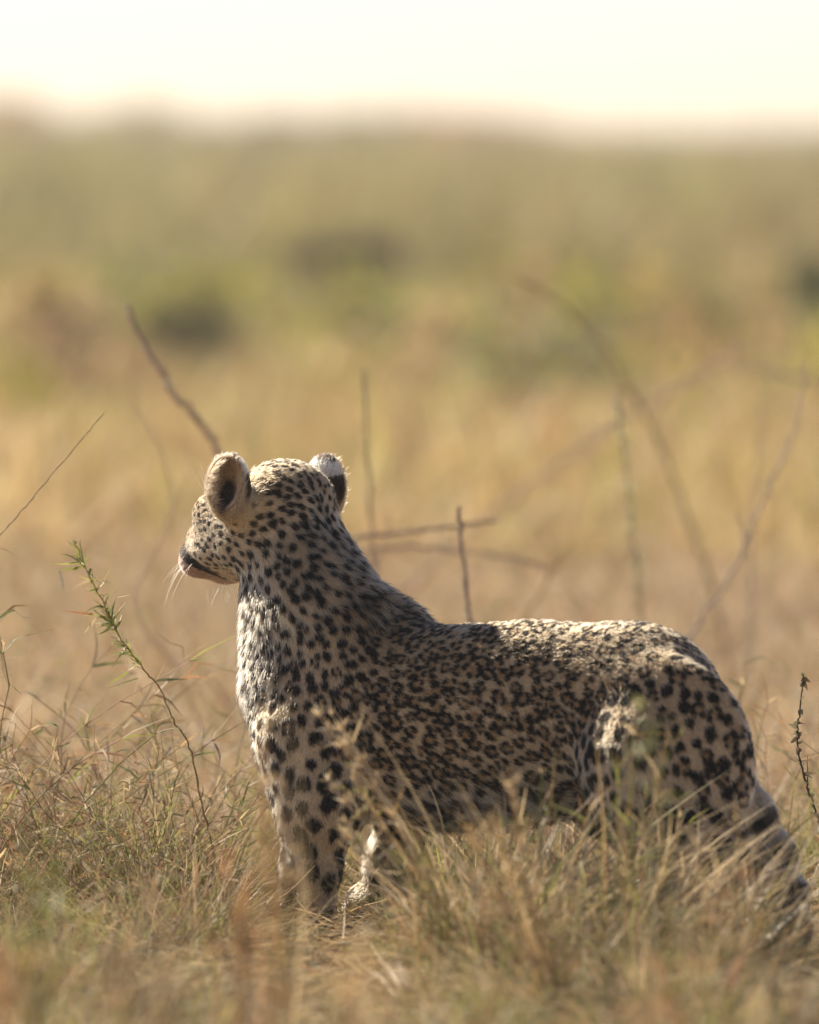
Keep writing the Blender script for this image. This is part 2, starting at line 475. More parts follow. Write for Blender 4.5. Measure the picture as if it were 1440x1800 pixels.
# spots: evenly scattered, sized by region; rosettes are rings of smaller blobs
def make_spots():
    n = 85000
    t, B = sample_surface(n, 1.0 / (VCOAT[:, 0] ** 2))
    p = interp(LV, t, B); co = interp(VCOAT, t, B); N = unit(interp(LN, t, B)); fl = unit(interp(VFLOW, t, B))
    kept = np.zeros((0, 3)); ks = np.zeros(0); out = []
    cell = {}
    H_ = 0.06
    for i in range(n):
        s = co[i, 0] * (0.90 + 0.16 * rng.random())
        key = tuple((p[i] / H_).astype(int))
        ok = True
        for dx in (-1, 0, 1):
            for dy in (-1, 0, 1):
                for dz in (-1, 0, 1):
                    for q, sq in cell.get((key[0] + dx, key[1] + dy, key[2] + dz), ()):
                        d = p[i] - q
                        if d @ d < (0.5 * (s + sq)) ** 2: ok = False; break
                    if not ok: break
                if not ok: break
            if not ok: break
        if ok:
            cell.setdefault(key, []).append((p[i], s)); out.append(i)
    blobs = []; centres = []
    for i in out:
        tg = fl[i]; bt = np.cross(N[i], tg)
        R = co[i, 1] * (0.8 + 0.4 * rng.random())
        if rng.random() < co[i, 2]:
            k = int(rng.integers(3, 6)); a0 = rng.random() * 6.28
            for j in range(k):
                a = a0 + j * 6.283 / k + rng.normal() * 0.18
                if rng.random() < 0.04: continue
                rr = R * (0.82 + 0.2 * rng.random())
                c = p[i] + (tg * math.cos(a) * 1.05 + bt * math.sin(a)) * rr
                ta = -tg * math.sin(a) + bt * math.cos(a)
                s = R * (0.45 + 0.18 * rng.random()) * (4.0 / k) ** 0.5
                blobs.append((c, ta, N[i], s * 1.3, s * 0.82))
            centres.append((p[i], R))
        else:
            el = co[i, 3] * (0.85 + 0.35 * rng.random())
            a = rng.normal() * 0.35
            ta = tg * math.cos(a) + bt * math.sin(a)
            blobs.append((p[i], ta, N[i], R * math.sqrt(el), R / math.sqrt(el)))
            if rng.random() < 0.25:   # lobed spots
                q = p[i] + ta * R * (0.6 + 0.3 * rng.random()) * (1 if rng.random() < 0.5 else -1) + np.cross(N[i], ta) * R * rng.normal() * 0.5
                blobs.append((q, ta, N[i], R * 0.75, R * 0.6))
    return blobs, centres
BLOBS, CENTRES = make_spots()
_bp = np.array([b[0] for b in BLOBS]); _bt = np.array([b[1] for b in BLOBS]); _bn = np.array([b[2] for b in BLOBS])
_ba = np.array([b[3] for b in BLOBS]); _bb = np.array([b[4] for b in BLOBS])
_bs = np.cross(_bn, _bt)
def knn(Q, pts, k):
    kd = kdtree.KDTree(len(pts))
    for i, q in enumerate(pts): kd.insert(q, i)
    kd.balance()
    return np.array([[r[1] for r in kd.find_n(q, k)] for q in Q.tolist()], dtype=np.int32)

def lerp(a, b, t): return a + (b - a) * t[:, None]
def sstep(a, b, x):
    t = np.clip((x - a) / (b - a), 0, 1); return t * t * (3 - 2 * t)
def coat_colour(p, N, reg, seed=0):
    """the animal's own fur colour at surface points"""
    rel = p - np.array(ORG)
    hx = (p - np.array(HC)) @ np.array(HF); hy = (p - np.array(HC)) @ np.array(HL); hz = (p - np.array(HC)) @ np.array(HU)
    lat = np.abs(rel @ np.array(BL))
    n = len(p)
    tan = np.array([0.47, 0.315, 0.17]); pale = np.array([0.64, 0.47, 0.285]); white = np.array([0.66, 0.56, 0.41])
    up = sstep(-0.1, 0.75, N[:, 2])
    c = lerp(np.tile(pale, (n, 1)), tan, up)
    low = 1 - sstep(-0.75, -0.15, N[:, 2])
    c = lerp(c, white, np.clip(low * (reg['trunk'] + reg['belly'] + reg['chest'] + reg['upperleg'] + reg['rump']), 0, 1))
    inner = reg['leg'] * sstep(0.2, 0.8, -(N @ np.array(BL)) * np.sign(rel @ np.array(BL)))
    c = lerp(c, white, inner * 0.35)
    c = lerp(c, white, np.clip(reg['throat'] * 0.6 + reg['neck'] * 0.3 + reg['belly'] * 0.6 + reg['cheek'] * 0.35 + reg['chest'] * 0.1, 0, 1) * (1 - 0.6 * up))
    c = lerp(c, np.array([0.30, 0.19, 0.10]), reg['nape'] * 0.5 * up)
    # dark blobs
    nn = knn(p, _bp, 5)
    best = np.full(n, 9.0)
    for j in range(5):
        b = nn[:, j]; d = p - _bp[b]
        u = (d * _bt[b]).sum(1) / _ba[b]; v = (d * _bs[b]).sum(1) / _bb[b]; w = (d * _bn[b]).sum(1) / 0.02
        best = np.minimum(best, np.sqrt(u * u + v * v + 0.15 * w * w))
    if CENTRES:
        cp = np.array([q[0] for q in CENTRES]); cr = np.array([q[1] for q in CENTRES])
        ci = knn(p, cp, 1)[:, 0]
        f = 1 - sstep(0.75, 1.1, np.linalg.norm(p - cp[ci], axis=1) / cr[ci])
        c = lerp(c, np.array([0.36, 0.21, 0.095]), f * 0.8)
    wob = (vnoise(p[:, 0] * 1.0 + p[:, 2] * 0.7, p[:, 1] + p[:, 2], 90.0, 5) - 0.5) * 0.40 + rng.normal(size=n) * 0.10
    dark = 1 - sstep(0.88, 1.12, best + wob)
    dark *= 1 - np.clip(reg['nose'] + reg['ear'] + reg['earin'], 0, 1)
    c = lerp(c, np.array([0.004, 0.003, 0.0025]), dark)
    # muzzle and chin: pale muzzle, black lip line, pinkish nose
    mz = np.clip(reg['muzzle'] + reg['chin'], 0, 1)
    c = lerp(c, np.array([0.58, 0.46, 0.35]), mz * 0.75 * (1 - 0.7 * dark))
    lipz = -0.078 + (hx - 0.14) * 1.05
    lip = sstep(0.122, 0.132, hx) * (1 - sstep(0.013, 0.018, np.abs(hz - lipz))) * (hz < 0.0) * (1 - reg['nose'])
    c = lerp(c, np.array([0.014, 0.010, 0.009]), lip)
    ch = sstep(0.06, 0.09, hx) * (1 - sstep(-0.020, -0.008, hz - lipz)) * (hz > -0.2)
    c = lerp(c, np.array([0.42, 0.23, 0.165]), ch * 0.75 * (1 - lip))
    c = lerp(c, np.array([0.30, 0.14, 0.11]), reg['nose'])
    eye_patch = np.exp(-((hx - 0.125) ** 2 + (np.abs(hy) - 0.053) ** 2 + (hz - 0.022) ** 2) / 0.012 ** 2)
    c = lerp(c, np.array([0.02, 0.015, 0.012]), np.clip(eye_patch * 1.3, 0, 1) * np.clip(reg['face'], 0, 1))
    # ears
    for s, en, eu, ew, ec, ei in EARS:
        d = p - ec
        u = d @ eu; nn_ = d @ en; w = d @ ew
        isear = sstep(0.22, 0.5, reg['ear'] + reg['earin']) * (np.linalg.norm(d, axis=1) < 0.1)
        facing = N @ en
        inside = 1 - sstep(0.0035, 0.007, np.minimum(np.abs(sdf(PR[ei], p)), np.abs(sdf(PR[ei + 1], p))))
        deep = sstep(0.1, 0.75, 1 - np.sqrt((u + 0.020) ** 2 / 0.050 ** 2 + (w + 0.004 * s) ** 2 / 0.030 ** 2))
        bk = np.where(u > 0.020 + 0.005 * np.sin(w * 90), 1.0, 0.0)
        wp = bk * (1 - sstep(0.044, 0.052, u))
        backc = lerp(np.tile(np.array([0.016, 0.012, 0.010]), (n, 1)), np.array([0.78, 0.70, 0.58]), wp)
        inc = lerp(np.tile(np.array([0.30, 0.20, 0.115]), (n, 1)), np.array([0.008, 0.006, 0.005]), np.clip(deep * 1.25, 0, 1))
        backc = lerp(backc, np.array([0.46, 0.34, 0.22]), sstep(0.0, 0.25, facing))
        col = lerp(backc, inc, inside)
        rim = np.clip(1 - np.abs(facing - 0.2) / 0.35, 0, 1) * sstep(0.0, 0.018, nn_)
        col = lerp(col, np.array([0.46, 0.34, 0.22]), rim * 0.9)
        c = lerp(c, col, isear)
    # tail bands
    tp = np.array(_tp); seg = np.linalg.norm(np.diff(tp, axis=0), axis=1); cs = np.concatenate([[0], np.cumsum(seg)])
    ti = np.argmin(np.linalg.norm(p[:, None, :] - tp[None], axis=2), axis=1)
    ti = np.clip(ti, 1, len(tp) - 2)
    dr = unit(tp[ti + 1] - tp[ti - 1]); sarc = cs[ti] + ((p - tp[ti]) * dr).sum(1)
    band = sstep(0.1, 0.35, np.sin(sarc * 6.283 / 0.075 + 1.0 + wob) + 0.25) * sstep(0.22, 0.28, sarc)
    tc = lerp(np.tile(np.array([0.40, 0.32, 0.23]), (n, 1)), np.array([0.016, 0.012, 0.010]), np.clip(band, 0, 1))
    tc = lerp(tc, np.array([0.014, 0.011, 0.010]), sstep(cs[-1] - 0.05, cs[-1] - 0.03, sarc))
    c = lerp(c, tc, reg['tail'] * sstep(0.20, 0.26, sarc))
    # far inner foreleg is white
    return np.clip(c * (1 + rng.normal(size=(n, 1)) * 0.18), 0.002, 0.95)

# body skin
skin_m, n_, l_ = new_mat('leopard_skin')
_o = n_.new('ShaderNodeOutputMaterial'); _p = n_.new('ShaderNodeBsdfPrincipled'); _a = n_.new('ShaderNodeAttribute'); _a.attribute_name = 'tint'
_p.inputs['Roughness'].default_value = 0.9; _p.inputs['Specular IOR Level'].default_value = 0.1
_nz = n_.new('ShaderNodeTexNoise'); _nz.inputs['Scale'].default_value = 400
_b = n_.new('ShaderNodeBump'); _b.inputs['Strength'].default_value = 0.5; _b.inputs['Distance'].default_value = 0.004
l_.new(_nz.outputs['Fac'], _b.inputs['Height']); l_.new(_b.outputs[0], _p.inputs['Normal'])
l_.new(_a.outputs['Color'], _p.inputs['Base Color']); l_.new(_p.outputs[0], _o.inputs[0])
leopard = empty('leopard', tuple(ORG))
tag(leopard, 'spotted leopard standing in dry grass, its head turned away to the left', 'leopard')
mesh_obj('body', LV, LF, skin_m, leopard, tint=coat_colour(LV, LN, VREG) * 0.8)

# fur strands
fur_m, n_, l_ = new_mat('leopard_fur')
_o = n_.new('ShaderNodeOutputMaterial'); _a = n_.new('ShaderNodeAttribute'); _a.attribute_name = 'coat'
_h = n_.new('ShaderNodeBsdfHairPrincipled'); _h.model = 'CHIANG'; _h.parametrization = 'COLOR'
_h.inputs['Roughness'].default_value = 0.55; _h.inputs['Radial Roughness'].default_value = 0.7
_h.inputs['Coat'].default_value = 0.0
_h.inputs['IOR'].default_value = 1.36
_h.inputs['Random Roughness'].default_value = 0.2
l_.new(_a.outputs['Color'], _h.inputs['Color'])
l_.new(_h.outputs[0], _o.inputs[0])

def hair_object(name, pts, rad, col, mat, parent):
    """pts (n,k,3), rad (k,) or (n,k), col (n,3)"""
    n, k, _ = pts.shape
    hc = bpy.data.hair_curves.new(name)
    hc.add_curves([k] * n)
    q = pts - np.array(parent.location)
    hc.attributes['position'].data.foreach_set('vector', q.astype(np.float32).ravel())
    ra = hc.attributes.get('radius') or hc.attributes.new('radius', 'FLOAT', 'POINT')
    ra.data.foreach_set('value', np.broadcast_to(rad, (n, k)).astype(np.float32).ravel())
    ca = hc.attributes.new('coat', 'FLOAT_COLOR', 'CURVE')
    c4 = np.ones((n, 4), dtype=np.float32); c4[:, :3] = col
    ca.data.foreach_set('color', c4.ravel())
    hc.materials.append(mat)
    o = bpy.data.objects.new(name, hc)
    COL.objects.link(o); o.parent = parent
    return o

def build_fur(n):
    dens = 1.0 + 1.3 * np.clip(VREG['head'] + VREG['cheek'] + VREG['face'] + VREG['neck'] + VREG['throat'] + VREG['ear'] + VREG['earbase'] + VREG['muzzle'] + VREG['chin'], 0, 1)
    dens *= np.where(LV[:, 2] < 0.1, 0.5, 1.0)
    dens *= np.where((LN @ np.array(BL) < -0.35) & (VREG['ear'] + VREG['earin'] + VREG['head'] < 0.3), 0.6, 1.0)
    t, B = sample_surface(n, dens)
    p = interp(LV, t, B); N = unit(interp(LN, t, B)); fl = unit(interp(VFLOW, t, B)); ln = interp(VFL, t, B)
    reg = {r: interp(VREG[r], t, B) for r in VREG}
    col = coat_colour(p, N, reg)
    ln = ln * (0.48 + 0.42 * rng.random(n) + 0.5 * (rng.random(n) < 0.09))
    # wind-ruffled direction
    w1 = vnoise(p[:, 0] + p[:, 2], p[:, 1] - p[:, 2] * 0.5, 22, 11) - 0.5
    w2 = vnoise(p[:, 0] - p[:, 1], p[:, 2] + p[:, 1] * 0.3, 60, 12) - 0.5
    bt = np.cross(N, fl)
    d = unit(fl + bt * (w1 * 0.55 + w2 * 0.4 + rng.normal(size=n) * 0.16)[:, None])
    lift = 0.42 + 0.25 * (vnoise(p[:, 0], p[:, 2] + p[:, 1], 35, 13) - 0.5) + rng.normal(size=n) * 0.10
    lift += 0.30 * reg['nape'] + 0.12 * reg['throat'] + 0.1 * reg['neck'] + 0.5 * reg['earin'] - 0.12 * reg['leg']
    ln = ln * (1 + 0.6 * reg['earin'] * rng.random(n))
    lift = np.clip(lift, 0.1, 1.2)
    d0 = unit(d + N * (lift * 1.7)[:, None]); d1 = unit(d + N * lift[:, None]); d2 = unit(d + N * (lift * 0.45)[:, None] + np.array([0, 0, -0.12]))
    s = (ln / 3)[:, None]
    a = p - N * 0.001
    b = a + d0 * s; c = b + d1 * s; e = c + d2 * s
    # clumping: tips drawn towards clump centres
    nc = n // 14
    ci = rng.choice(n, nc, replace=False)
    nb = ci[knn(p, p[ci], 1)[:, 0]]
    cl = 0.35 * np.clip(ln / 0.018, 0.4, 1.2)[:, None]
    off = p[nb] - p; off *= np.clip(0.012 / (np.linalg.norm(off, axis=1, keepdims=True) + 1e-6), 0, 1)
    c = c + off * cl * 0.5; e = e + off * cl * 1.0
    pts = np.stack([a, b, c, e], 1)
    rad = np.array([0.00042, 0.00040, 0.00030, 0.00008])
    hair_object('fur', pts, rad, col, fur_m, leopard)
NFUR = 460000
build_fur(NFUR)

# long pale hairs growing across the ear opening from its front edge
def ear_hairs():
    pts = []; cols = []
    for s, en, eu, ew, ec, ei in EARS:
        fr = ew if (ew @ np.array(HF)) > 0 else -ew          # towards the face
        for i in range(420):
            a = rng.uniform(-0.75, 0.95); r = rng.uniform(0.55, 1.0)
            root = ec + eu * (a * 0.048) + fr * (0.038 * r * math.sqrt(max(0.05, 1 - a * a))) + en * (0.004 + 0.012 * r)
            d = unit(-fr * rng.uniform(0.5, 1.1) + en * rng.uniform(0.25, 0.8) + eu * rng.uniform(-0.1, 0.7) + rng.normal(size=3) * 0.18)
            ln = rng.uniform(0.010, 0.026); q = root; row = [q]
            for j in range(3):
                d = unit(d - fr * 0.10 - en * 0.12); q = q + d * ln / 3; row.append(q)
            pts.append(row); cols.append(np.array([0.40, 0.29, 0.18]) * rng.uniform(0.4, 1.25))
    hair_object('ear_hair', np.array(pts), np.array([0.00034, 0.0003, 0.00022, 0.00006]), np.array(cols), fur_m, leopard)
ear_hairs()

# whiskers, eyebrow hairs
def bristles(name, specs, rad, colour, k=6):
    pts = []
    for root, d, ln, sag in specs:
        q = np.array(root); dd = np.array(unit(np.array(d))); row = [q]
        for j in range(k - 1):
            dd = unit(dd + np.array([0, 0, -sag / (k - 1)])); q = q + dd * ln / (k - 1); row.append(q)
        pts.append(row)
    pts = np.array(pts)
    r = rad * np.array([1, 0.95, 0.85, 0.7, 0.5, 0.2])
    return hair_object(name, pts, r, np.tile(np.array(colour), (len(pts), 1)), fur_m, leopard)
sp = []
for s in (1, -1):
    for i in range(9):
        r = H(0.145 + 0.05 * random.random(), s * (0.060 + 0.006 * random.random()), -0.035 - 0.03 * random.random())
        sp.append((r, hd(random.uniform(-0.3, 0.9), s * random.uniform(0.3, 1.0), random.uniform(-0.7, 0.5)), random.uniform(0.06, 0.12), random.uniform(0.5, 1.9)))
for i in range(16):
    r = H(random.uniform(0.10, 0.17), random.uniform(-0.03, 0.045), -0.115)
    sp.append((r, hd(random.uniform(-0.1, 0.6), random.uniform(-0.2, 0.6), -1), random.uniform(0.015, 0.045), 0.2))
bristles('whiskers', sp, 0.00020, (0.9, 0.86, 0.78))
sp = []
for s in (1, -1):
    for i in range(4):
        sp.append((H(0.09 + 0.01 * random.random(), s * (0.038 + 0.01 * random.random()), 0.048), hd(0.1 - 0.3 * random.random(), s * random.uniform(0.1, 0.6), 1), random.uniform(0.05, 0.09), -0.3 * random.random()))
bristles('eyebrow_hairs', sp, 0.00022, (0.9, 0.86, 0.78))

# eyes
eye_m, n_, l_ = new_mat('leopard_eye')
_o = n_.new('ShaderNodeOutputMaterial'); _p = n_.new('ShaderNodeBsdfPrincipled')
_p.inputs['Base Color'].default_value = (0.28, 0.22, 0.06, 1); _p.inputs['Roughness'].default_value = 0.08
l_.new(_p.outputs[0], _o.inputs[0])
pup_m, n_, l_ = new_mat('leopard_pupil')
_o = n_.new('ShaderNodeOutputMaterial'); _p = n_.new('ShaderNodeBsdfPrincipled')
_p.inputs['Base Color'].default_value = (0.005, 0.005, 0.005, 1); _p.inputs['Roughness'].default_value = 0.08
l_.new(_p.outputs[0], _o.inputs[0])
def ball(c, r, n=10):
    V = []; F = []
    for i in range(n + 1):
        for j in range(2 * n):
            a = math.pi * i / n; b = math.pi * j / n
            V.append(np.array(c) + r * np.array([math.sin(a) * math.cos(b), math.sin(a) * math.sin(b), math.cos(a)]))
    for i in range(n):
        for j in range(2 * n):
            F.append((i * 2 * n + j, (i + 1) * 2 * n + j, (i + 1) * 2 * n + (j + 1) % (2 * n), i * 2 * n + (j + 1) % (2 * n)))
    return np.array(V), F
for s in (1, -1):
    c = H(0.122, s * 0.050, 0.022)
    V, F = ball(c, 0.0135)
    ey = mesh_obj('eye', V, F, eye_m, leopard)
    V, F = ball(c + hd(0.9, s * 0.45, 0) * 0.0075, 0.0075, 8)
    pu = mesh_obj('pupil', V, F, pup_m, None)
    pu.parent = ey; pu.matrix_parent_inverse = Matrix.Translation(-Vector(leopard.location)) @ Matrix.Translation(Vector(leopard.location))

# ------------------------------------------------------------------ grass and plants
GRASS = plant_material('grass_blade', 0.45, 0.5, 0.3, 80, 0.25)
LEAF = plant_material('bush_leaf', 0.42, 0.6, 0.2, 3.0, 0.35)
LEAF_THIN = plant_material('thin_sunlit_leaf', 0.62, 0.6, 0.15, 3.0, 0.3)
BARK = plant_material('dry_stem', 0.0, 0.8, 0.15, 150, 0.35)
STRAW = np.array([0.60, 0.46, 0.265]); TAN = np.array([0.45, 0.315, 0.18]); RUSSET = np.array([0.33, 0.17, 0.085])
GREEN = np.array([0.15, 0.20, 0.065]); LIME = np.array([0.30, 0.31, 0.085]); GREY = np.array([0.43, 0.37, 0.28]); PALE = np.array([0.58, 0.50, 0.37])
OCHRE = np.array([0.46, 0.31, 0.14])
def pick(pal):
    w = np.array([x[1] for x in pal]); i = rng.choice(len(pal), p=w / w.sum())
    return pal[i][0] * rng.uniform(0.75, 1.25)

class Geo:
    """collects ribbons and tubes as quads with a colour per vertex"""
    def __init__(s): s.V = []; s.F = []; s.C = []; s.n = 0
    def add(s, V, F, C):
        s.V.append(np.asarray(V, dtype=np.float32)); s.F.append(np.asarray(F, dtype=np.int32) + s.n)
        s.C.append(np.broadcast_to(np.asarray(C, dtype=np.float32), (len(V), 3))); s.n += len(V)
    def ribbon(s, pts, w, side, C, fold=0.0):
        pts = np.asarray(pts); k = len(pts); side = np.asarray(side)
        w = np.asarray(w)[:, None]
        a = pts + side * w; b = pts - side * w
        V = np.stack([a, b], 1).reshape(-1, 3)
        i = np.arange(k - 1) * 2
        s.add(V, np.stack([i, i + 1, i + 3, i + 2], 1), C)
    def tube(s, pts, r, C, m=5):
        pts = np.asarray(pts, dtype=float); k = len(pts); r = np.broadcast_to(np.asarray(r, dtype=float), (k,))
        t = np.gradient(pts, axis=0); t /= np.linalg.norm(t, axis=1, keepdims=True) + 1e-9
        ref = np.array([0.31, 0.9, 0.2]); u = np.cross(t, ref); u /= np.linalg.norm(u, axis=1, keepdims=True) + 1e-9
        v = np.cross(t, u)
        ang = np.arange(m) * 2 * math.pi / m
        V = pts[:, None] + r[:, None, None] * (u[:, None] * np.cos(ang)[None, :, None] + v[:, None] * np.sin(ang)[None, :, None])
        V = V.reshape(-1, 3)
        i = (np.arange(k - 1) * m)[:, None]; j = np.arange(m)[None]; j2 = (j + 1) % m
        F = np.stack([i + j, i + j2, i + m + j2, i + m + j], -1).reshape(-1, 4)
        CC = np.asarray(C, dtype=float)
        if CC.ndim == 2 and len(CC) == k: CC = np.repeat(CC, m, 0)
        s.add(V, F, CC)
    def arrays(s): return np.concatenate(s.V), np.concatenate(s.F), np.concatenate(s.C)
    def build(s, name, mat, parent=None):
        V, F, C = s.arrays(); return mesh_obj(name, V, F, mat, parent, tint=C)

def rdir(lo=-1, hi=1):
    a = rng.random() * 6.283; z = rng.uniform(lo, hi); q = math.sqrt(max(0, 1 - z * z))
    return np.array([q * math.cos(a), q * math.sin(a), z])

def blade(g, p0, d, ln, w, C, k=4, droop=0.5, twist=0.3, tipc=None):
    d = unit(np.asarray(d, dtype=float)); pts = [np.asarray(p0, dtype=float)]
    side0 = np.cross(d, rdir()); side0 /= np.linalg.norm(side0) + 1e-9
    kink = rng.integers(1, k) if rng.random() < 0.2 else -1
    for j in range(k):
        d = unit(d + np.array([0, 0, -droop / k]) + rng.normal(size=3) * twist / k)
        if j == kink: d = unit(d + rdir(-1, 0) * 1.0)
        pts.append(pts[-1] + d * ln / k)
    t = np.linspace(0, 1, k + 1)
    wd = w * np.clip(np.minimum(t * 4 + 0.6, 1) * (1 - t ** 2.2), 0.06, 1) * 0.5
    CC = np.repeat(np.asarray(C)[None] * (1 - t[:, None]) + np.asarray(tipc if tipc is not None else C)[None] * t[:, None], 2, 0)
    g.ribbon(pts, wd, side0, CC)

PAL_MIX = [(STRAW, 4.5), (PALE, 1.2), (TAN, 2.4), (RUSSET, 3.8), (GREEN, 3.4), (LIME, 3.6), (GREY, 1.2), (OCHRE, 1.5)]
PAL_DRY = [(STRAW, 4), (TAN, 4), (GREY, 2), (PALE, 1.5), (RUSSET, 1.2), (OCHRE, 1)]
PAL_GREEN = [(GREEN, 3), (LIME, 3.5), (STRAW, 1.2), (TAN, 0.8)]

def stem_path(ln, lean, k=9, wob=0.12):
    a = rng.random() * 6.283
    d = unit(np.array([math.cos(a) * lean, math.sin(a) * lean, 1.0])); p = np.zeros(3); pts = [p]
    for j in range(k):
        d = unit(d + rng.normal(size=3) * wob + np.array([0, 0, -0.03])); p = p + d * ln / k; pts.append(p)
    return np.array(pts)

def v_sprig(g=None):          # wiry jointed stem with short side leaves, 1 unit tall
    g = g or Geo()
    pts = stem_path(1.0, rng.uniform(0.1, 0.8))
    sc = pick([(TAN, 3), (RUSSET, 2.5), (LIME, 1.2), (STRAW, 2)])
    g.tube(pts, np.linspace(0.0034, 0.0018, len(pts)), sc, 3)
    for j in range(2, len(pts)):
        d = unit(pts[j] - pts[j - 1])
        for q in range(rng.integers(1, 4)):
            s = unit(d * rng.uniform(0.4, 1.1) + rdir() * 0.8)
            c = pick(PAL_MIX)
            blade(g, pts[j], s, rng.uniform(0.08, 0.22), rng.uniform(0.007, 0.013), c, 4, rng.uniform(0.0, 1.0), 0.7, tipc=c * 0.5 + pick(PAL_DRY) * 0.5)
    return g
def v_tussock(n=13):
    g = Geo()
    for i in range(n):
        a = rng.random() * 6.283; l = rng.uniform(0.1, 1.5)
        c = pick(PAL_MIX)
        blade(g, np.array([math.cos(a), math.sin(a), 0]) * rng.random() * 0.12, np.array([math.cos(a) * l, math.sin(a) * l, 1]), rng.uniform(0.5, 1.0), rng.uniform(0.009, 0.020), c, 5, rng.uniform(0.0, 1.1), 0.45, tipc=c * 0.7 + pick(PAL_DRY) * 0.3)
    return g
def v_drytussock(n=13):
    g = Geo()
    for i in range(n):
        a = rng.random() * 6.283; l = rng.uniform(0.1, 1.6); c = pick([(STRAW, 4), (PALE, 2), (TAN, 2.0), (RUSSET, 0.6), (GREY, 1.6), (LIME, 0.6)])
        blade(g, np.array([math.cos(a), math.sin(a), 0]) * rng.random() * 0.15, np.array([math.cos(a) * l, math.sin(a) * l, 1]), rng.uniform(0.5, 1.0), rng.uniform(0.012, 0.024), c, 4, rng.uniform(0.0, 1.0), 0.5)
    return g
def v_green(n=12):
    g = Geo()
    for i in range(n):
        a = rng.random() * 6.283; l = rng.uniform(0.2, 1.4); c = pick(PAL_GREEN)
        blade(g, np.array([math.cos(a), math.sin(a), 0]) * rng.random() * 0.25, np.array([math.cos(a) * l, math.sin(a) * l, 1]), rng.uniform(0.4, 1.0), rng.uniform(0.018, 0.034), c, 4, rng.uniform(0.2, 1.2), 0.4, tipc=c * 0.6 + STRAW * 0.4)
    return g
def v_litter(n=9):
    g = Geo()
    for i in range(n):
        p0 = np.array([rng.uniform(-0.5, 0.5), rng.uniform(-0.5, 0.5), rng.uniform(0.01, 0.16)])
        blade(g, p0, rdir(-0.06, 0.28), rng.uniform(0.3, 1.0), rng.uniform(0.009, 0.02), pick(PAL_DRY if rng.random() < 0.88 else PAL_GREEN), 4, rng.uniform(-0.1, 0.4), 0.6)
    return g
def v_coarse(n=11):
    g = Geo()
    for i in range(n):
        a = rng.random() * 6.283; l = rng.uniform(0.1, 0.8); c = pick([(STRAW, 3), (TAN, 3), (LIME, 0.8), (GREY, 1.5), (OCHRE, 1), (RUSSET, 0.6)])
        blade(g, np.array([math.cos(a), math.sin(a), 0]) * rng.random() * 0.3, np.array([math.cos(a) * l, math.sin(a) * l, 1]), rng.uniform(0.4, 1.0), rng.uniform(0.03, 0.05), c, 2, rng.uniform(0.1, 0.8), 0.4)
    return g
def v_arch(n=7):
    g = Geo()
    for i in range(n):
        c = pick([(STRAW, 3), (LIME, 2.2), (OCHRE, 1.2), (TAN, 1.0), (PALE, 2.5)])
        blade(g, np.array([rng.normal() * 0.1, rng.normal() * 0.1, 0]), np.array([rng.normal() * 0.5, rng.normal() * 0.4, 1]), rng.uniform(0.55, 1.0), rng.uniform(0.010, 0.017), c, 7, rng.uniform(0.2, 1.4), 0.5, tipc=c * 0.5 + pick(PAL_DRY) * 0.5)
    return g
VAR = dict(drytussock=[v_drytussock().arrays() for _ in range(10)], arch=[v_arch().arrays() for _ in range(10)], sprig=[v_sprig().arrays() for _ in range(14)], tussock=[v_tussock().arrays() for _ in range(12)],
           green=[v_green().arrays() for _ in range(10)], litter=[v_litter().arrays() for _ in range(12)], coarse=[v_coarse().arrays() for _ in range(10)])

def scatter(name, kind, xyz, scale, label, tilt=0.15, tintfn=None, lean=(0, 0)):
    """many small plants of one kind joined into one mass"""
    Vs = []; Fs = []; Cs = []; n0 = 0
    vi = rng.integers(0, len(VAR[kind]), len(xyz)); yaw = rng.random(len(xyz)) * 6.283
    for i, (p, s) in enumerate(zip(xyz, scale)):
        V, F, C = VAR[kind][vi[i]]
        c, q = math.cos(yaw[i]), math.sin(yaw[i])
        R = np.array([[c, -q, 0], [q, c, 0], [0, 0, 1.0]])
        tx, ty = rng.normal() * tilt, rng.normal() * tilt
        W = (V @ R.T) * s
        tx += lean[0]; ty += lean[1]
        W[:, 0] += W[:, 2] * tx; W[:, 1] += W[:, 2] * ty
        Vs.append((W + p).astype(np.float32)); Fs.append(F + n0); n0 += len(V)
        t = rng.uniform(0.8, 1.2) if tintfn is None else tintfn(p)
        Cs.append(C * t)
    o = mesh_obj(name, np.concatenate(Vs), np.concatenate(Fs), GRASS, None, tint=np.clip(np.concatenate(Cs), 0, 0.85))
    tag(o, label, 'grass', kind='stuff')
    return o

def to_px(x, y, z=0.1):
    d = np.array([x, y, z]) - np.array(CAM)
    f = d @ np.array(FWD); return 720 + FPX * d[0] / f
def fr_x(y, margin=1.25): return (y + 12) * 720 / FPX * margin
_ca, _sa = BF.x, BF.y
def body_dist(x, y):
    rx, ry = x - ORG.x, y - ORG.y
    a = rx * BF.x + ry * BF.y; b = rx * BL.x + ry * BL.y
    return max(abs(a) - 0.52, 0) ** 2 + max(abs(b) - 0.13, 0) ** 2, a, b

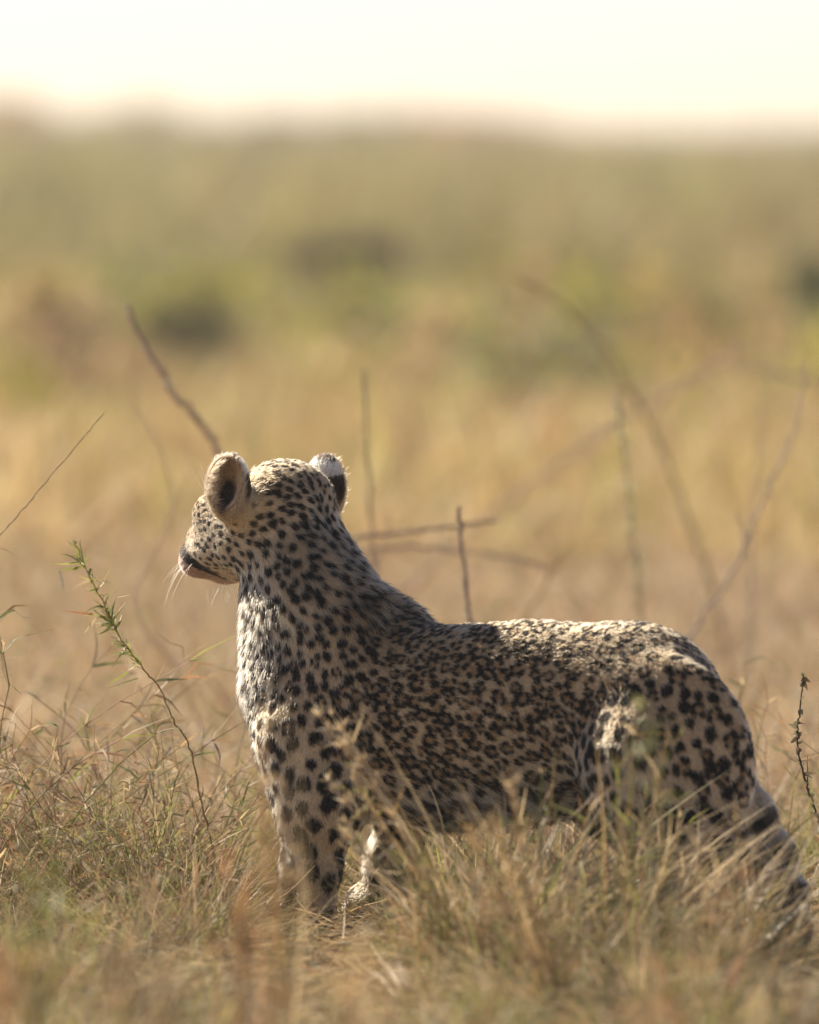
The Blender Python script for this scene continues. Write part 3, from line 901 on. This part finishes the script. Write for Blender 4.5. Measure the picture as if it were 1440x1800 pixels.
CAPX = [-200, 0, 300, 400, 450, 680, 780, 900, 1310, 1350, 1450, 1700]
CAPZ = [0.42, 0.40, 0.32, 0.24, 0.14, 0.17, 0.31, 0.33, 0.27, 0.10, 0.10, 0.22]
def place(n, y0, y1, smin, smax, cap=True, mult=1.0, margin=1.25, clump=True, px=None):
    out = []; sc = []
    while len(out) < n:
        y = rng.uniform(y0, y1); x = rng.uniform(-1, 1) * fr_x(y, margin)
        if px is not None:
            q = to_px(x, y)
            if q < px[0] or q > px[1]: continue
        s = rng.uniform(smin, smax)
        dd, a, b = body_dist(x, y)
        if dd < 1e-9: s = min(s, 0.10)
        elif dd < 0.15 ** 2 and cap: s = min(s, 0.22)
        if cap and y < 0.35: s = min(s, np.interp(to_px(x, y), CAPX, CAPZ) * rng.uniform(0.6, 1.1) * mult)
        cl = 0.35 + 1.05 * float(vnoise(x, y, 3.1, 31)) if clump else 1.0
        out.append((x, y, float(ground_z(x, y)) - 0.004)); sc.append(s * cl)
    return np.array(out), np.array(sc)

# around the animal
x1, s1 = place(420, -1.3, 1.3, 0.25, 0.5); x2, s2 = place(300, -0.5, 1.2, 0.25, 0.45, px=(-150, 310)); x4, s4 = place(20, 0.0, 0.6, 0.45, 0.68, px=(-130, 50), mult=2.2, clump=False); x2 = np.concatenate([x2, x4]); s2 = np.concatenate([s2, s4])
x3, s3 = place(170, -1.0, 0.3, 0.3, 0.5, px=(760, 1500), mult=1.2)
scatter('wiry_grass', 'sprig', np.concatenate([x1, x2, x3]), np.concatenate([s1, s2, s3]), 'wiry jointed grass stems standing around the leopard', tilt=0.3)
x1, s1 = place(1100, -1.7, 1.4, 0.10, 0.34); x2, s2 = place(200, -1.1, -0.1, 0.22, 0.4, px=(770, 1330), mult=1.0); x4, s4 = place(120, -0.7, -0.2, 0.25, 0.42, px=(690, 920), mult=1.3); x2 = np.concatenate([x2, x4]); s2 = np.concatenate([s2, s4]); x3, s3 = place(300, -0.5, 0.6, 0.2, 0.36, px=(-100, 400))
scatter('dry_grass', 'tussock', np.concatenate([x1, x2, x3]), np.concatenate([s1, s2, s3]), 'dry tan and russet grass blades around the leopard', tilt=0.3)
x, s = place(230, -0.8, 0.1, 0.35, 0.55, px=(760, 1310), mult=1.55, clump=False); scatter('arching_grass', 'arch', x, s, 'long arching straw and green blades leaning right over the hind legs', tilt=0.3, lean=(0.55, 0))
x, s = place(1500, -2.2, 1.3, 0.06, 0.19); scatter('green_grass', 'green', x, s, 'short green grass shoots growing through the straw')
x, s = place(3600, -2.4, 1.6, 0.10, 0.26, cap=False, clump=False); scatter('straw_litter', 'litter', x, s, 'pale fallen straw lying matted on the ground')
# in front
x, s = place(120, -5.0, -1.6, 0.10, 0.30, cap=False); scatter('foreground_grass', 'tussock', x, s, 'blurred dry grass in the near foreground')
x, s = place(170, -3.6, -1.4, 0.12, 0.26, cap=False); scatter('foreground_green_grass', 'green', x, s, 'blurred green grass shoots in the near foreground', tintfn=lambda p: 0.6 + 0.9 * float(vnoise(p[0], p[1], 2.7, 41)))
x, s = place(80, -4.0, -1.5, 0.2, 0.40, cap=False); scatter('foreground_wiry_grass', 'sprig', x, s, 'blurred wiry grass in the near foreground')
# behind
x, s = place(5200, 1.3, 15, 0.14, 0.36, margin=1.8); scatter('grass_behind', 'drytussock', x, s, 'pale dry grass stretching behind the leopard', tintfn=lambda p: np.array([1.12, 1.09, 1.07]) * rng.uniform(0.85, 1.25))
x, s = place(700, 1.3, 9, 0.2, 0.45, margin=1.3); scatter('wiry_grass_behind', 'sprig', x, s, 'blurred wiry grass just behind the leopard')
x, s = place(3400, 1.4, 18, 0.14, 0.4, margin=1.8, clump=False); scatter('straw_behind', 'litter', x, s, 'pale straw lying on the ground behind the leopard')
def far_tint(p):
    q = float(vnoise(p[0], p[1], 0.22, 21)); r = min(max((p[1] - 16) / 16, 0), 1)
    a = np.array([1.22, 1.17, 1.13]) * (1 - q) + np.array([1.02, 1.08, 0.82]) * q
    b = np.array([0.80, 0.86, 0.68]) * (1 - q) + np.array([0.62, 0.74, 0.48]) * q
    return (a * (1 - r) + b * r) * rng.uniform(0.92, 1.32)
def place_far(n, y0, y1, smin, smax, spread=1.4):
    y = np.exp(rng.uniform(math.log(y0 + 12), math.log(y1 + 12), n)) - 12; x = rng.uniform(-1, 1, n) * (y + 12) * 720 / FPX * spread
    return np.stack([x, y, ground_z(x, y) - 0.01], 1), rng.uniform(smin, smax, n)
def wide(a, b):
    return np.concatenate([a[0], b[0]]), np.concatenate([a[1], b[1]])
x, s = wide(place_far(5500, 10, 70, 0.22, 0.55), place_far(6000, 12, 80, 0.4, 0.8, 5.0)); scatter('savanna_grass', 'coarse', x, s, 'sunlit savanna grass in the blurred middle distance', tintfn=far_tint)
x, s = wide(place_far(7000, 55, 265, 0.5, 1.1), place_far(6500, 55, 265, 1.0, 1.9, 5.0)); scatter('far_savanna_grass', 'coarse', x, s, 'far olive grass below the skyline scrub', tintfn=far_tint)

# ------------------------------------------------------------------ bushes behind
def leaves(g, lobes, n, size, pal, flat=0.6):
    tot = np.array([r[0] * r[1] * r[2] for _, r in lobes]) ** 0.67; tot /= tot.sum()
    li = rng.choice(len(lobes), n, p=tot)
    for i in li:
        c, r = lobes[i]
        d = rdir(); rad = rng.random() ** 0.4
        p = np.array(c) + d * np.array(r) * rad * rng.uniform(0.8, 1.12)
        if p[2] < 0.02: p[2] = abs(p[2]) * 0.5 + 0.02
        a = rdir(); b = np.cross(a, rdir()); b /= np.linalg.norm(b) + 1e-9
        s = size * rng.uniform(0.6, 1.4)
        V = np.array([p - a * s, p + b * s * flat * 0.5, p + a * s, p - b * s * flat * 0.5])
        g.add(V, [[0, 1, 2, 3]], pick(pal))
OLIVE = np.array([0.11, 0.115, 0.05]); DARKG = np.array([0.045, 0.055, 0.022]); YELG = np.array([0.46, 0.42, 0.10]); SAGE = np.array([0.24, 0.235, 0.14]); BROWN = np.array([0.12, 0.075, 0.045])
def bush(name, px, base_py, w_px, h_px, pal, label, nl=900, cat='bush', group='blurred bushes behind the leopard', dense=1.0):
    d = 1.49 / ((base_py - 300) / FPX); Y = d - 12
    b = P(px, base_py, Y); gz = float(ground_z(b.x, b.y)); m = d / FPX
    W = w_px * m; Hh = h_px * m
    t = empty(name, (b.x, b.y, gz)); tag(t, label, cat, group)
    g = Geo(); lobes = []
    for i in range(9):
        a = rng.random() * 6.283; q = rng.random() ** 0.5
        hz = rng.uniform(0.3, 0.72) * Hh
        lobes.append(((b.x + math.cos(a) * q * W * 0.34, b.y + math.sin(a) * q * W * 0.3, gz + hz), (W * rng.uniform(0.14, 0.24), W * rng.uniform(0.14, 0.24), Hh * rng.uniform(0.18, 0.32))))
    leaves(g, lobes, int(nl * dense), max(0.03, 0.05 * (W * Hh) ** 0.5), pal)
    g.build('foliage', LEAF_THIN if (pal is YG or pal is GO) else LEAF, t)
    for i in range(5):
        gs = Geo(); c = np.array(lobes[i][0]); p0 = np.array([b.x + rng.normal() * 0.05 * W, b.y + rng.normal() * 0.05 * W, gz - 0.02])
        mid = p0 * 0.5 + c * 0.5 + rng.normal(size=3) * 0.04 * W
        gs.tube([p0, mid, c], [0.02 * W + 0.004, 0.013 * W + 0.003, 0.005], BROWN * 1.3, 5)
        gs.build('stem', BARK, t)
    return t
DK = [(DARKG, 4), (OLIVE, 2), (BROWN, 1)]; YG = [(YELG, 4), (LIME, 2), (OLIVE, 1)]; OL = [(OLIVE, 3), (SAGE, 3), (BROWN, 0.7)]; GO = [(OCHRE, 3), (YELG, 3), (STRAW, 2)]
bush('dark_bush', 355, 715, 330, 190, DK, 'dark olive bush, blurred, behind the raised ear and broken twig', 1500)
bush('brown_bush', 190, 690, 120, 110, [(BROWN * 1.5, 4), (OLIVE, 1)], 'small dark brown bush left of the dark olive bush', 500)
bush('dark_bush', 610, 545, 260, 150, [(DARKG, 3), (BROWN, 3)], 'dark brown bush on the slope above the gap between the ears', 2200)
bush('dark_bush', 490, 470, 110, 90, [(BROWN * 1.6, 3), (OLIVE, 2)], 'faint purplish brown bush up and left of the smaller dark bush', 400)
bush('yellow_bush', 285, 610, 420, 200, YG, 'yellow green bush right behind the dark olive bush', 1500)
bush('yellow_bush', 50, 690, 340, 240, GO, 'golden yellow bush at the left edge of the picture', 1300)
bush('yellow_bush', 840, 690, 420, 140, GO, 'broad golden yellow bush behind the curved bare stem', 1300)
bush('brown_bush', 985, 740, 220, 110, [(BROWN * 1.5, 2), (OCHRE, 2), (OLIVE, 2)], 'low brownish bush below the golden one, right of centre', 700)
bush('green_bush', 1430, 690, 150, 300, [(OLIVE * 1.5, 3), (SAGE, 2)], 'tall olive green bush cut by the right edge', 900)
bush('green_bush', 1240, 690, 330, 170, [(OLIVE * 1.5, 3), (YELG, 2), (SAGE, 1)], 'pale olive bush left of the tall one at right', 1000)
bush('yellow_bush', 1400, 810, 240, 90, GO, 'low golden bush at the right edge below the tall green one', 700)
bush('green_bush', 640, 720, 300, 110, [(YELG, 3), (OLIVE, 2), (STRAW, 1)], 'low yellow green bush behind the thin upright twig', 800)
bush('green_bush', 120, 500, 300, 150, [(OLIVE * 1.8, 2), (SAGE, 3)], 'grey green bush far left below the skyline', 800)
bush('green_bush', 1080, 560, 300, 120, [(OLIVE * 1.8, 2), (SAGE, 2), (YELG, 1)], 'grey green bush beyond the tip of the curved stem', 800)

def far_scrub():
    Vs = []; Fs = []; Cs = []; n0 = 0
    prof = lambda px: np.interp(px, [-500, 0, 300, 700, 900, 1440, 1900], [180, 184, 192, 210, 228, 244, 250])
    for i in range(170):
        near = False
        d = rng.uniform(60, 120) if near else rng.uniform(200, 262); Y = d - 12
        px = rng.uniform(-420, 1860) if i < 60 else rng.uniform(-2900, 4300); X = (px - 720) / FPX * d
        gz = float(ground_z(X, Y))
        top = P(px, prof(px) + abs(rng.normal()) * 30 - (22 if rng.random() < 0.25 else 0), Y).z
        if near: top = P(px, rng.uniform(255, 420), Y).z
        Hh = max(top - gz, 0.5); W = rng.uniform(0.5, 1.3) if near else rng.uniform(1.2, 2.6)
        n = 700 if i < 60 else 420
        a = rng.random(n) * 6.283; zz = rng.uniform(0, 1, n) ** 0.8; rr = W * (0.35 + 0.65 * np.sin(np.pi * np.clip(zz * 0.8 + 0.2, 0, 1))) * rng.random(n) ** 0.4
        c = np.stack([X + np.cos(a) * rr, Y + np.sin(a) * rr, gz + zz * Hh], 1)
        u = unit(rng.normal(size=(n, 3))); v = unit(np.cross(u, rng.normal(size=(n, 3))))
        s = rng.uniform(0.08, 0.2, (n, 1))
        V = np.stack([c - u * s, c + v * s * 0.5, c + u * s, c - v * s * 0.5], 1).reshape(-1, 3)
        base = [OLIVE * 2.3, SAGE * 1.3, SAGE * 1.5, TAN * 1.3, STRAW * 1.1, LIME * 1.1][rng.integers(0, 6)]
        C = np.repeat(base[None] * rng.uniform(0.7, 1.3, (n, 1)), 4, 0)
        Vs.append(V); Fs.append(np.arange(n * 4).reshape(-1, 4) + n0); n0 += n * 4; Cs.append(C)
    o = mesh_obj('far_scrub', np.concatenate(Vs), np.concatenate(Fs), LEAF, None, tint=np.concatenate(Cs))
    tag(o, 'far band of olive scrub along the skyline', 'scrub', kind='stuff')
far_scrub()
def brush_bank():
    Vs = []; Fs = []; Cs = []; n0 = 0
    for i in range(230):
        base = 545 + 260 * rng.random() ** 1.7; d = 1.49 / ((base - 300) / FPX); Y = d - 12
        px = rng.uniform(-250, 1690) if i < 85 else (rng.uniform(-2600, -250) if i % 2 else rng.uniform(1690, 4000))
        if (180 < px < 560 and base > 590) or (400 < px < 820 and base < 655): continue
        X = (px - 720) / FPX * d; gz = float(ground_z(X, Y))
        Hh = rng.uniform(0.35, 0.85); W = rng.uniform(0.4, 0.95); n = 420
        a = rng.random(n) * 6.283; zz = rng.random(n) ** 0.8; rr = W * np.sqrt(1 - 0.75 * zz) * rng.random(n) ** 0.45
        c = np.stack([X + np.cos(a) * rr, Y + np.sin(a) * rr, gz + zz * Hh * (0.7 + 0.3 * np.cos(a * 3 + i))], 1)
        u = unit(rng.normal(size=(n, 3)) + np.array([0, 0, 0.8])); v = unit(np.cross(u, rng.normal(size=(n, 3))))
        s = rng.uniform(0.03, 0.085, (n, 1))
        V = np.stack([c - u * s, c + v * s * 0.4, c + u * s, c - v * s * 0.4], 1).reshape(-1, 3)
        col = [YELG, YELG * 0.85, STRAW * 0.85, OLIVE * 2.0, OCHRE, SAGE * 1.1, TAN][rng.integers(0, 7)]
        C = np.repeat(col[None] * rng.uniform(0.7, 1.25, (n, 1)), 4, 0)
        Vs.append(V); Fs.append(np.arange(n * 4).reshape(-1, 4) + n0); n0 += n * 4; Cs.append(C)
    o = mesh_obj('brush_bank', np.concatenate(Vs), np.concatenate(Fs), LEAF_THIN, None, tint=np.clip(np.concatenate(Cs), 0, 0.7))
    tag(o, 'soft bank of yellow green and olive brush across the middle distance', 'brush', kind='stuff')
brush_bank()

# ------------------------------------------------------------------ single stems and twigs
def smooth_path(pts, n=18):
    pts = np.array([np.array(p) for p in pts]); k = len(pts)
    t = np.linspace(0, k - 1, n); out = []
    for q in t:
        i = min(int(q), k - 2); f = q - i
        p0 = pts[max(i - 1, 0)]; p1 = pts[i]; p2 = pts[i + 1]; p3 = pts[min(i + 2, k - 1)]
        out.append(0.5 * ((2 * p1) + (-p0 + p2) * f + (2 * p0 - 5 * p1 + 4 * p2 - p3) * f * f + (-p0 + 3 * p1 - 3 * p2 + p3) * f ** 3))
    return np.array(out)
def rooted(pts):
    """carry a stem's lower end down to the ground"""
    q = np.array(pts[-1]); e = q - np.array(pts[-2]); e = e / np.linalg.norm(e)
    gz = float(ground_z(q[0], q[1]))
    h = q[2] - gz
    if h > 0.02:
        sl = np.array([e[0], e[1]]) * h * 0.5
        pts = list(pts) + [np.array([q[0] + sl[0] * 0.5, q[1] + sl[1] * 0.5, gz + h * 0.45]), np.array([q[0] + sl[0] * 0.7, q[1] + sl[1] * 0.7, float(ground_z(q[0] + sl[0] * 0.7, q[1] + sl[1] * 0.7)) - 0.02])]
    return pts
def twig(name, pix, Y, r0, r1, C, label, cat='twig', knobs=0, leafy=None, root=True, forks=1):
    """stem through photo points (top first), standing at depth Y, rooted in the ground"""
    ys = Y if isinstance(Y, (list, tuple)) else [Y] * len(pix)
    pts = [np.array(P(a, b, y)) for (a, b), y in zip(pix, ys)]
    if root: pts = rooted(pts)
    path = smooth_path(pts, 8 * len(pts))
    path[1:-1] += rng.normal(size=(len(path) - 2, 3)) * r1 * 0.35
    base = path[-1]
    t = empty(name, tuple(base)); tag(t, label, cat)
    g = Geo(); k = len(path)
    C = np.asarray(C)
    cc = C[None] * rng.uniform(0.75, 1.25, (k, 1))
    r0 *= 0.84; r1 *= 0.84
    g.tube(path, np.linspace(r0, r1, k) * rng.uniform(0.85, 1.15, k), cc, 7)
    g.add(*ball_geo(path[0], r0 * 1.1), C * 1.2)
    g.build('stem', BARK, t)
    if Y if not isinstance(Y, (list, tuple)) else True:
        for i in range(forks):
            gf = Geo(); j = int(k * rng.uniform(0.12, 0.6)); d = unit(path[j - 1] - path[j]); sd = unit(d * 0.8 + rdir(-0.3, 0.8) * 0.9)
            ln = rng.uniform(0.05, 0.16) * (1 + 0.1 * abs(Y if not isinstance(Y, (list, tuple)) else 0)); q = path[j]; row = [q]
            for _ in range(4): sd = unit(sd + rng.normal(size=3) * 0.25); q = q + sd * ln / 4; row.append(q)
            gf.tube(row, np.linspace(r1 * 0.6, r1 * 0.25, 5), C * rng.uniform(0.8, 1.2), 5)
            gf.build('side_twig', BARK, t)
    for i in range(knobs):
        gk = Geo(); p = path[int(k * (0.02 + 0.5 * i / max(knobs, 1)))]
        gk.add(*ball_geo(p + rdir() * r0 * 0.6, r0 * rng.uniform(1.0, 1.6)), GREY * 1.2)
        gk.build('bud', BARK, t)
    if leafy:
        n, ln, wd, pal, f0, f1, spread = leafy
        gl = Geo()
        for i in range(n):
            j = int(np.clip(rng.uniform(f0, f1) * k, 1, k - 2)); d = unit(path[j - 1] - path[j + 1])
            c = pick(pal)
            blade(gl, path[j], unit(d * rng.uniform(0.4, 1.2) + rdir() * spread), ln * rng.uniform(0.5, 1.4), wd * rng.uniform(0.7, 1.3), c, 5, rng.uniform(-0.1, 0.9), 0.8, tipc=c * 0.6 + STRAW * 0.4)
        gl.build('leaves', GRASS, t)
    return t, path
def ball_geo(c, r, n=5):
    V, F = ball(c, r, n); return V, np.array(F)
WOOD = np.array([0.38, 0.285, 0.205]); PALEW = np.array([0.54, 0.44, 0.32])
twig('broken_twig', [(226, 537), (247, 592), (300, 683), (345, 735), (380, 790), (430, 880)], 2.6, 0.0072, 0.0100, WOOD * 1.15, 'thick broken twig with pale buds rising behind the near ear', knobs=6, forks=0)
twig('flower_stem', [(229, 709), (262, 752), (290, 815), (302, 900), (262, 990), (238, 1040), (250, 1100), (300, 1160), (340, 1240)], 2.6, 0.0022, 0.004, WOOD * 1.5, 'thin bent stem with a small yellow flower tip left of the head', 'stem')
twig('thin_twig', [(641, 655), (643, 720), (648, 830), (655, 950), (664, 1050)], 2.8, 0.004, 0.0065, WOOD, 'thin upright twig rising behind the far ear')
twig('cut_twig', [(808, 893), (812, 960), (822, 1060), (830, 1120)], 1.7, 0.0055, 0.0065, WOOD, 'short upright broken twig standing just behind the back', forks=0)
twig('lying_twig', [(872, 915), (800, 925), (700, 937), (600, 950), (540, 985), (500, 1060)], 2.4, 0.005, 0.006, WOOD * 0.95, 'blurred twig leaning nearly level behind the neck')
twig('lying_twig', [(960, 1000), (905, 982), (800, 968), (700, 962), (600, 985), (560, 1060)], 3.0, 0.005, 0.006, WOOD * 1.1, 'fainter level twig below the other behind the neck')
twig('curved_stem', [(912, 490), (985, 535), (1050, 600), (1110, 690), (1165, 790), (1210, 910), (1245, 1010), (1275, 1130)], 5.0, 0.0055, 0.0085, TAN * 0.9, 'long curved bare stem arching over the back', 'stem')
twig('leaning_branch', [(1300, 605), (1240, 650), (1130, 715), (1050, 770), (960, 830), (830, 930), (740, 1010), (690, 1080)], 6.5, 0.008, 0.011, WOOD * 1.8, 'blurred thick branch leaning across the curved stem')
twig('arching_stem', [(1290, 645), (1350, 655), (1410, 665), (1470, 690), (1530, 760), (1560, 900)], 6.0, 0.006, 0.010, PALEW, 'pale stem bending out of the right edge', 'stem')
twig('pale_stem', [(1413, 640), (1400, 740), (1365, 830), (1325, 915), (1290, 1000), (1230, 1090), (1180, 1170)], 2.8, 0.0035, 0.0105, PALEW * 1.1, 'pale tapering stem leaning right above the rump', 'stem')
twig('upright_twig', [(1340, 715), (1332, 800), (1325, 880), (1322, 930), (1320, 1000)], 4.2, 0.0035, 0.006, PALEW, 'faint upright thin twig beside the pale tapering stem', 'twig')
twig('seed_stem', [(1085, 680), (1092, 760), (1105, 860), (1110, 930), (1122, 1010), (1130, 1100), (1150, 1200)], 3.2, 0.003, 0.005, SAGE * 1.3, 'grey green stem with small leaf clusters behind the rump', 'stem', leafy=(60, 0.028, 0.014, [(SAGE * 1.6, 3), (GREY, 1)], 0.02, 0.6, 1.4))
twig('bent_twig', [(985, 975), (965, 1020), (930, 1075), (905, 1130)], 3.2, 0.004, 0.006, OCHRE * 0.9, 'small ochre twig leaning behind the middle of the back')
twig('grass_stalk', [(182, 727), (150, 765), (95, 830), (45, 890), (0, 942), (-60, 1010)], 0.45, 0.0013, 0.0022, STRAW * 0.85, 'single straw grass stalk slanting up from the left edge', 'grass stalk', forks=0, leafy=(3, 0.07, 0.004, [(STRAW, 2), (LIME, 1)], 0.6, 0.85, 0.9))
t_, pth = twig('grass_sprig', [(130, 950), (150, 1000), (190, 1075), (205, 1110), (255, 1180), (278, 1205), (305, 1265), (332, 1310), (352, 1400), (375, 1500)], 0.25, 0.0013, 0.0028, OCHRE * 0.75, 'tall leafy grass sprig leaning left in front of the muzzle', 'grass sprig', forks=0, leafy=(75, 0.055, 0.0058, [(LIME * 1.35, 4), (GREEN * 1.2, 1.5), (STRAW, 1)], 0.06, 0.36, 0.75))
gl = Geo()
for (a, b), (c, d), col in [((145, 997), (105, 1003), LIME), ((105, 1003), (112, 1040), PALE), ((163, 1080), (112, 1075), RUSSET), ((225, 1180), (190, 1205), LIME), ((243, 1192), (190, 1207), LIME), ((150, 1000), (180, 1025), PALE), ((180, 1020), (198, 1022), PALE), ((205, 1050), (228, 1045), STRAW), ((215, 1110), (222, 1170), LIME), ((135, 955), (128, 948), GREEN), ((170, 1085), (150, 1115), STRAW)]:
    p0 = np.array(P(a, b, 0.25)); p1 = np.array(P(c, d, 0.22))
    blade(gl, p0, p1 - p0, np.linalg.norm(p1 - p0) * 1.1, 0.0062, col, 5, 0.1, 0.2)
gl.build('long_leaves', GRASS, t_)
twig('thorn_sprig', [(1411, 1185), (1408, 1230), (1402, 1280), (1404, 1320), (1415, 1370), (1432, 1420), (1450, 1480)], 0.1, 0.0016, 0.0032, np.array([0.09, 0.06, 0.045]), 'dark thorny sprig with tiny leaves at the right edge', 'sprig', leafy=(60, 0.020, 0.009, [(OLIVE * 1.4, 2), (SAGE, 1), (BROWN, 1)], 0.02, 0.8, 1.8))

# ------------------------------------------------------------------ tall blurred grass close to the camera
def tall_tuft(name, px, top_py, Y, n, spread, pal, label, width=0.005, seeds=0, lean=0.0, base_px=None):
    top = np.array(P(px, top_py, Y)); b = np.array(P(px if base_px is None else base_px, 900, Y)); b[2] = float(ground_z(b[0], b[1])) - 0.01
    t = empty(name, tuple(b)); tag(t, label, 'grass tuft', 'tall blurred grass close to the camera', 'thing')
    gs = Geo(); gb = Geo()
    n = int(n * (1.1 if Y > -1.5 else 1.1)); width = width * (0.9 if Y > -1.5 else 1.3)
    for i in range(n):
        e = top + np.array([rng.normal() * spread, rng.normal() * spread, -abs(rng.normal()) * 0.30 * (top[2] - b[2])])
        p0 = b + np.array([rng.normal() * spread * 0.5, rng.normal() * spread * 0.5, 0])
        mid = p0 * 0.45 + e * 0.55 + np.array([rng.normal() * 0.02, rng.normal() * 0.02, 0.02])
        path = smooth_path([e, mid, p0], 12)
        c = pick(pal)
        if i % 2 == 0:
            gs.tube(path, np.linspace(0.0010, 0.0020, len(path)), c, 4)
            for q in range(6):
                j = rng.integers(1, 9); d = unit(path[j - 1] - path[j + 1])
                blade(gb, path[j], unit(d + rdir() * 0.9), rng.uniform(0.03, 0.09), width, pick(pal), 4, 0.5, 0.6)
            for q in range(seeds):
                j = rng.integers(0, 4); d = unit(path[0] - path[2])
                blade(gb, path[j] + rdir() * 0.002, unit(d + rdir() * 0.7), rng.uniform(0.012, 0.03), width * 1.2, pick(pal), 3, 0.2, 0.3)
        else:
            w = np.linspace(0.1, 1, len(path)) * width * 0.6
            sd = unit(np.cross(path[0] - path[-1], rdir())); gb.ribbon(path, w, sd, c)
    gs.build('stems', GRASS, t); gb.build('blades', GRASS, t)
BL_TAN = [(TAN, 3), (STRAW, 3), (OCHRE, 2)]; BL_RUS = [(RUSSET * 1.4, 3), (OCHRE, 2), (TAN, 2)]; BL_GRN = [(LIME, 3), (GREEN, 2), (TAN, 1)]; BL_GRY = [(GREY, 2), (TAN, 3), (BROWN * 1.6, 2)]
tall_tuft('tall_grass', 492, 1250, -2.0, 16, 0.022, BL_TAN, 'blurred tan grass plume crossing the front edge of the chest', seeds=10)
tall_tuft('tall_grass', 425, 1480, -2.2, 11, 0.04, [(RUSSET * 1.5, 1.5), (OCHRE, 3), (TAN, 2)], 'blurred orange grass plume just left of the front leg', seeds=10)
tall_tuft('tall_grass', 250, 1530, -2.8, 18, 0.05, BL_GRY, 'blurred greyish brown grass clump at lower left', seeds=6)
tall_tuft('tall_grass', 60, 1440, -2.4, 14, 0.035, BL_GRN, 'blurred green grass clump low at the left edge', seeds=4)
tall_tuft('tall_grass', 60, 1600, -3.2, 16, 0.05, BL_RUS, 'blurred russet grass in the bottom left corner', seeds=6)
tall_tuft('tall_grass', 450, 1680, -3.0, 14, 0.03, BL_GRY, 'dark blurred grass column at the bottom left of centre', seeds=4)
tall_tuft('tall_grass', 640, 1610, -2.6, 12, 0.04, BL_TAN, 'blurred tan grass at the bottom under the front legs', seeds=4)
tall_tuft('tall_grass', 860, 1370, -1.3, 22, 0.035, BL_TAN, 'thick tan grass stems leaning left across the belly', seeds=6, base_px=985)
tall_tuft('tall_grass', 600, 1222, -0.75, 10, 0.022, [(STRAW, 3), (PALE, 2), (OCHRE, 1)], 'arching straw seed head lying over the shoulder', seeds=22, base_px=840)
tall_tuft('tall_grass', 610, 1350, -0.75, 9, 0.020, [(LIME, 2), (STRAW, 3), (PALE, 1)], 'greenish seed head slanting over the lower ribs', seeds=20, base_px=860)
tall_tuft('tall_grass', 1137, 1090, -2.1, 3, 0.010, [(SAGE, 3), (LIME, 2), (GREY, 1)], 'blurred grey green upright stem in front of the haunch', seeds=16, width=0.007)
tall_tuft('tall_grass', 1150, 1640, -2.8, 18, 0.05, [(TAN, 2), (RUSSET * 1.6, 2), (STRAW, 2)], 'pinkish tan blurred grass at the bottom right of centre', seeds=6)
tall_tuft('tall_grass', 1275, 1420, -1.3, 14, 0.035, BL_TAN, 'upright tan grass stems in front of the hind leg', seeds=6)
tall_tuft('tall_grass', 1130, 1250, -0.9, 16, 0.06, [(LIME, 3), (OCHRE, 2), (STRAW, 2)], 'green and ochre grass blades crossing the haunch', seeds=2, base_px=1090)
tall_tuft('tall_grass', 990, 1310, -0.8, 16, 0.06, [(LIME, 3), (OCHRE, 1), (STRAW, 3)], 'yellow green grass blades rising in front of the flank', seeds=2, base_px=940)
tall_tuft('tall_grass', 760, 1470, -0.9, 14, 0.035, [(LIME, 3), (OCHRE, 2), (GREEN, 1)], 'short bright green and yellow tuft below the belly', seeds=2)
tall_tuft('tall_grass', 1400, 1650, -2.4, 14, 0.04, BL_GRY, 'blurred grass in the bottom right corner', seeds=4)
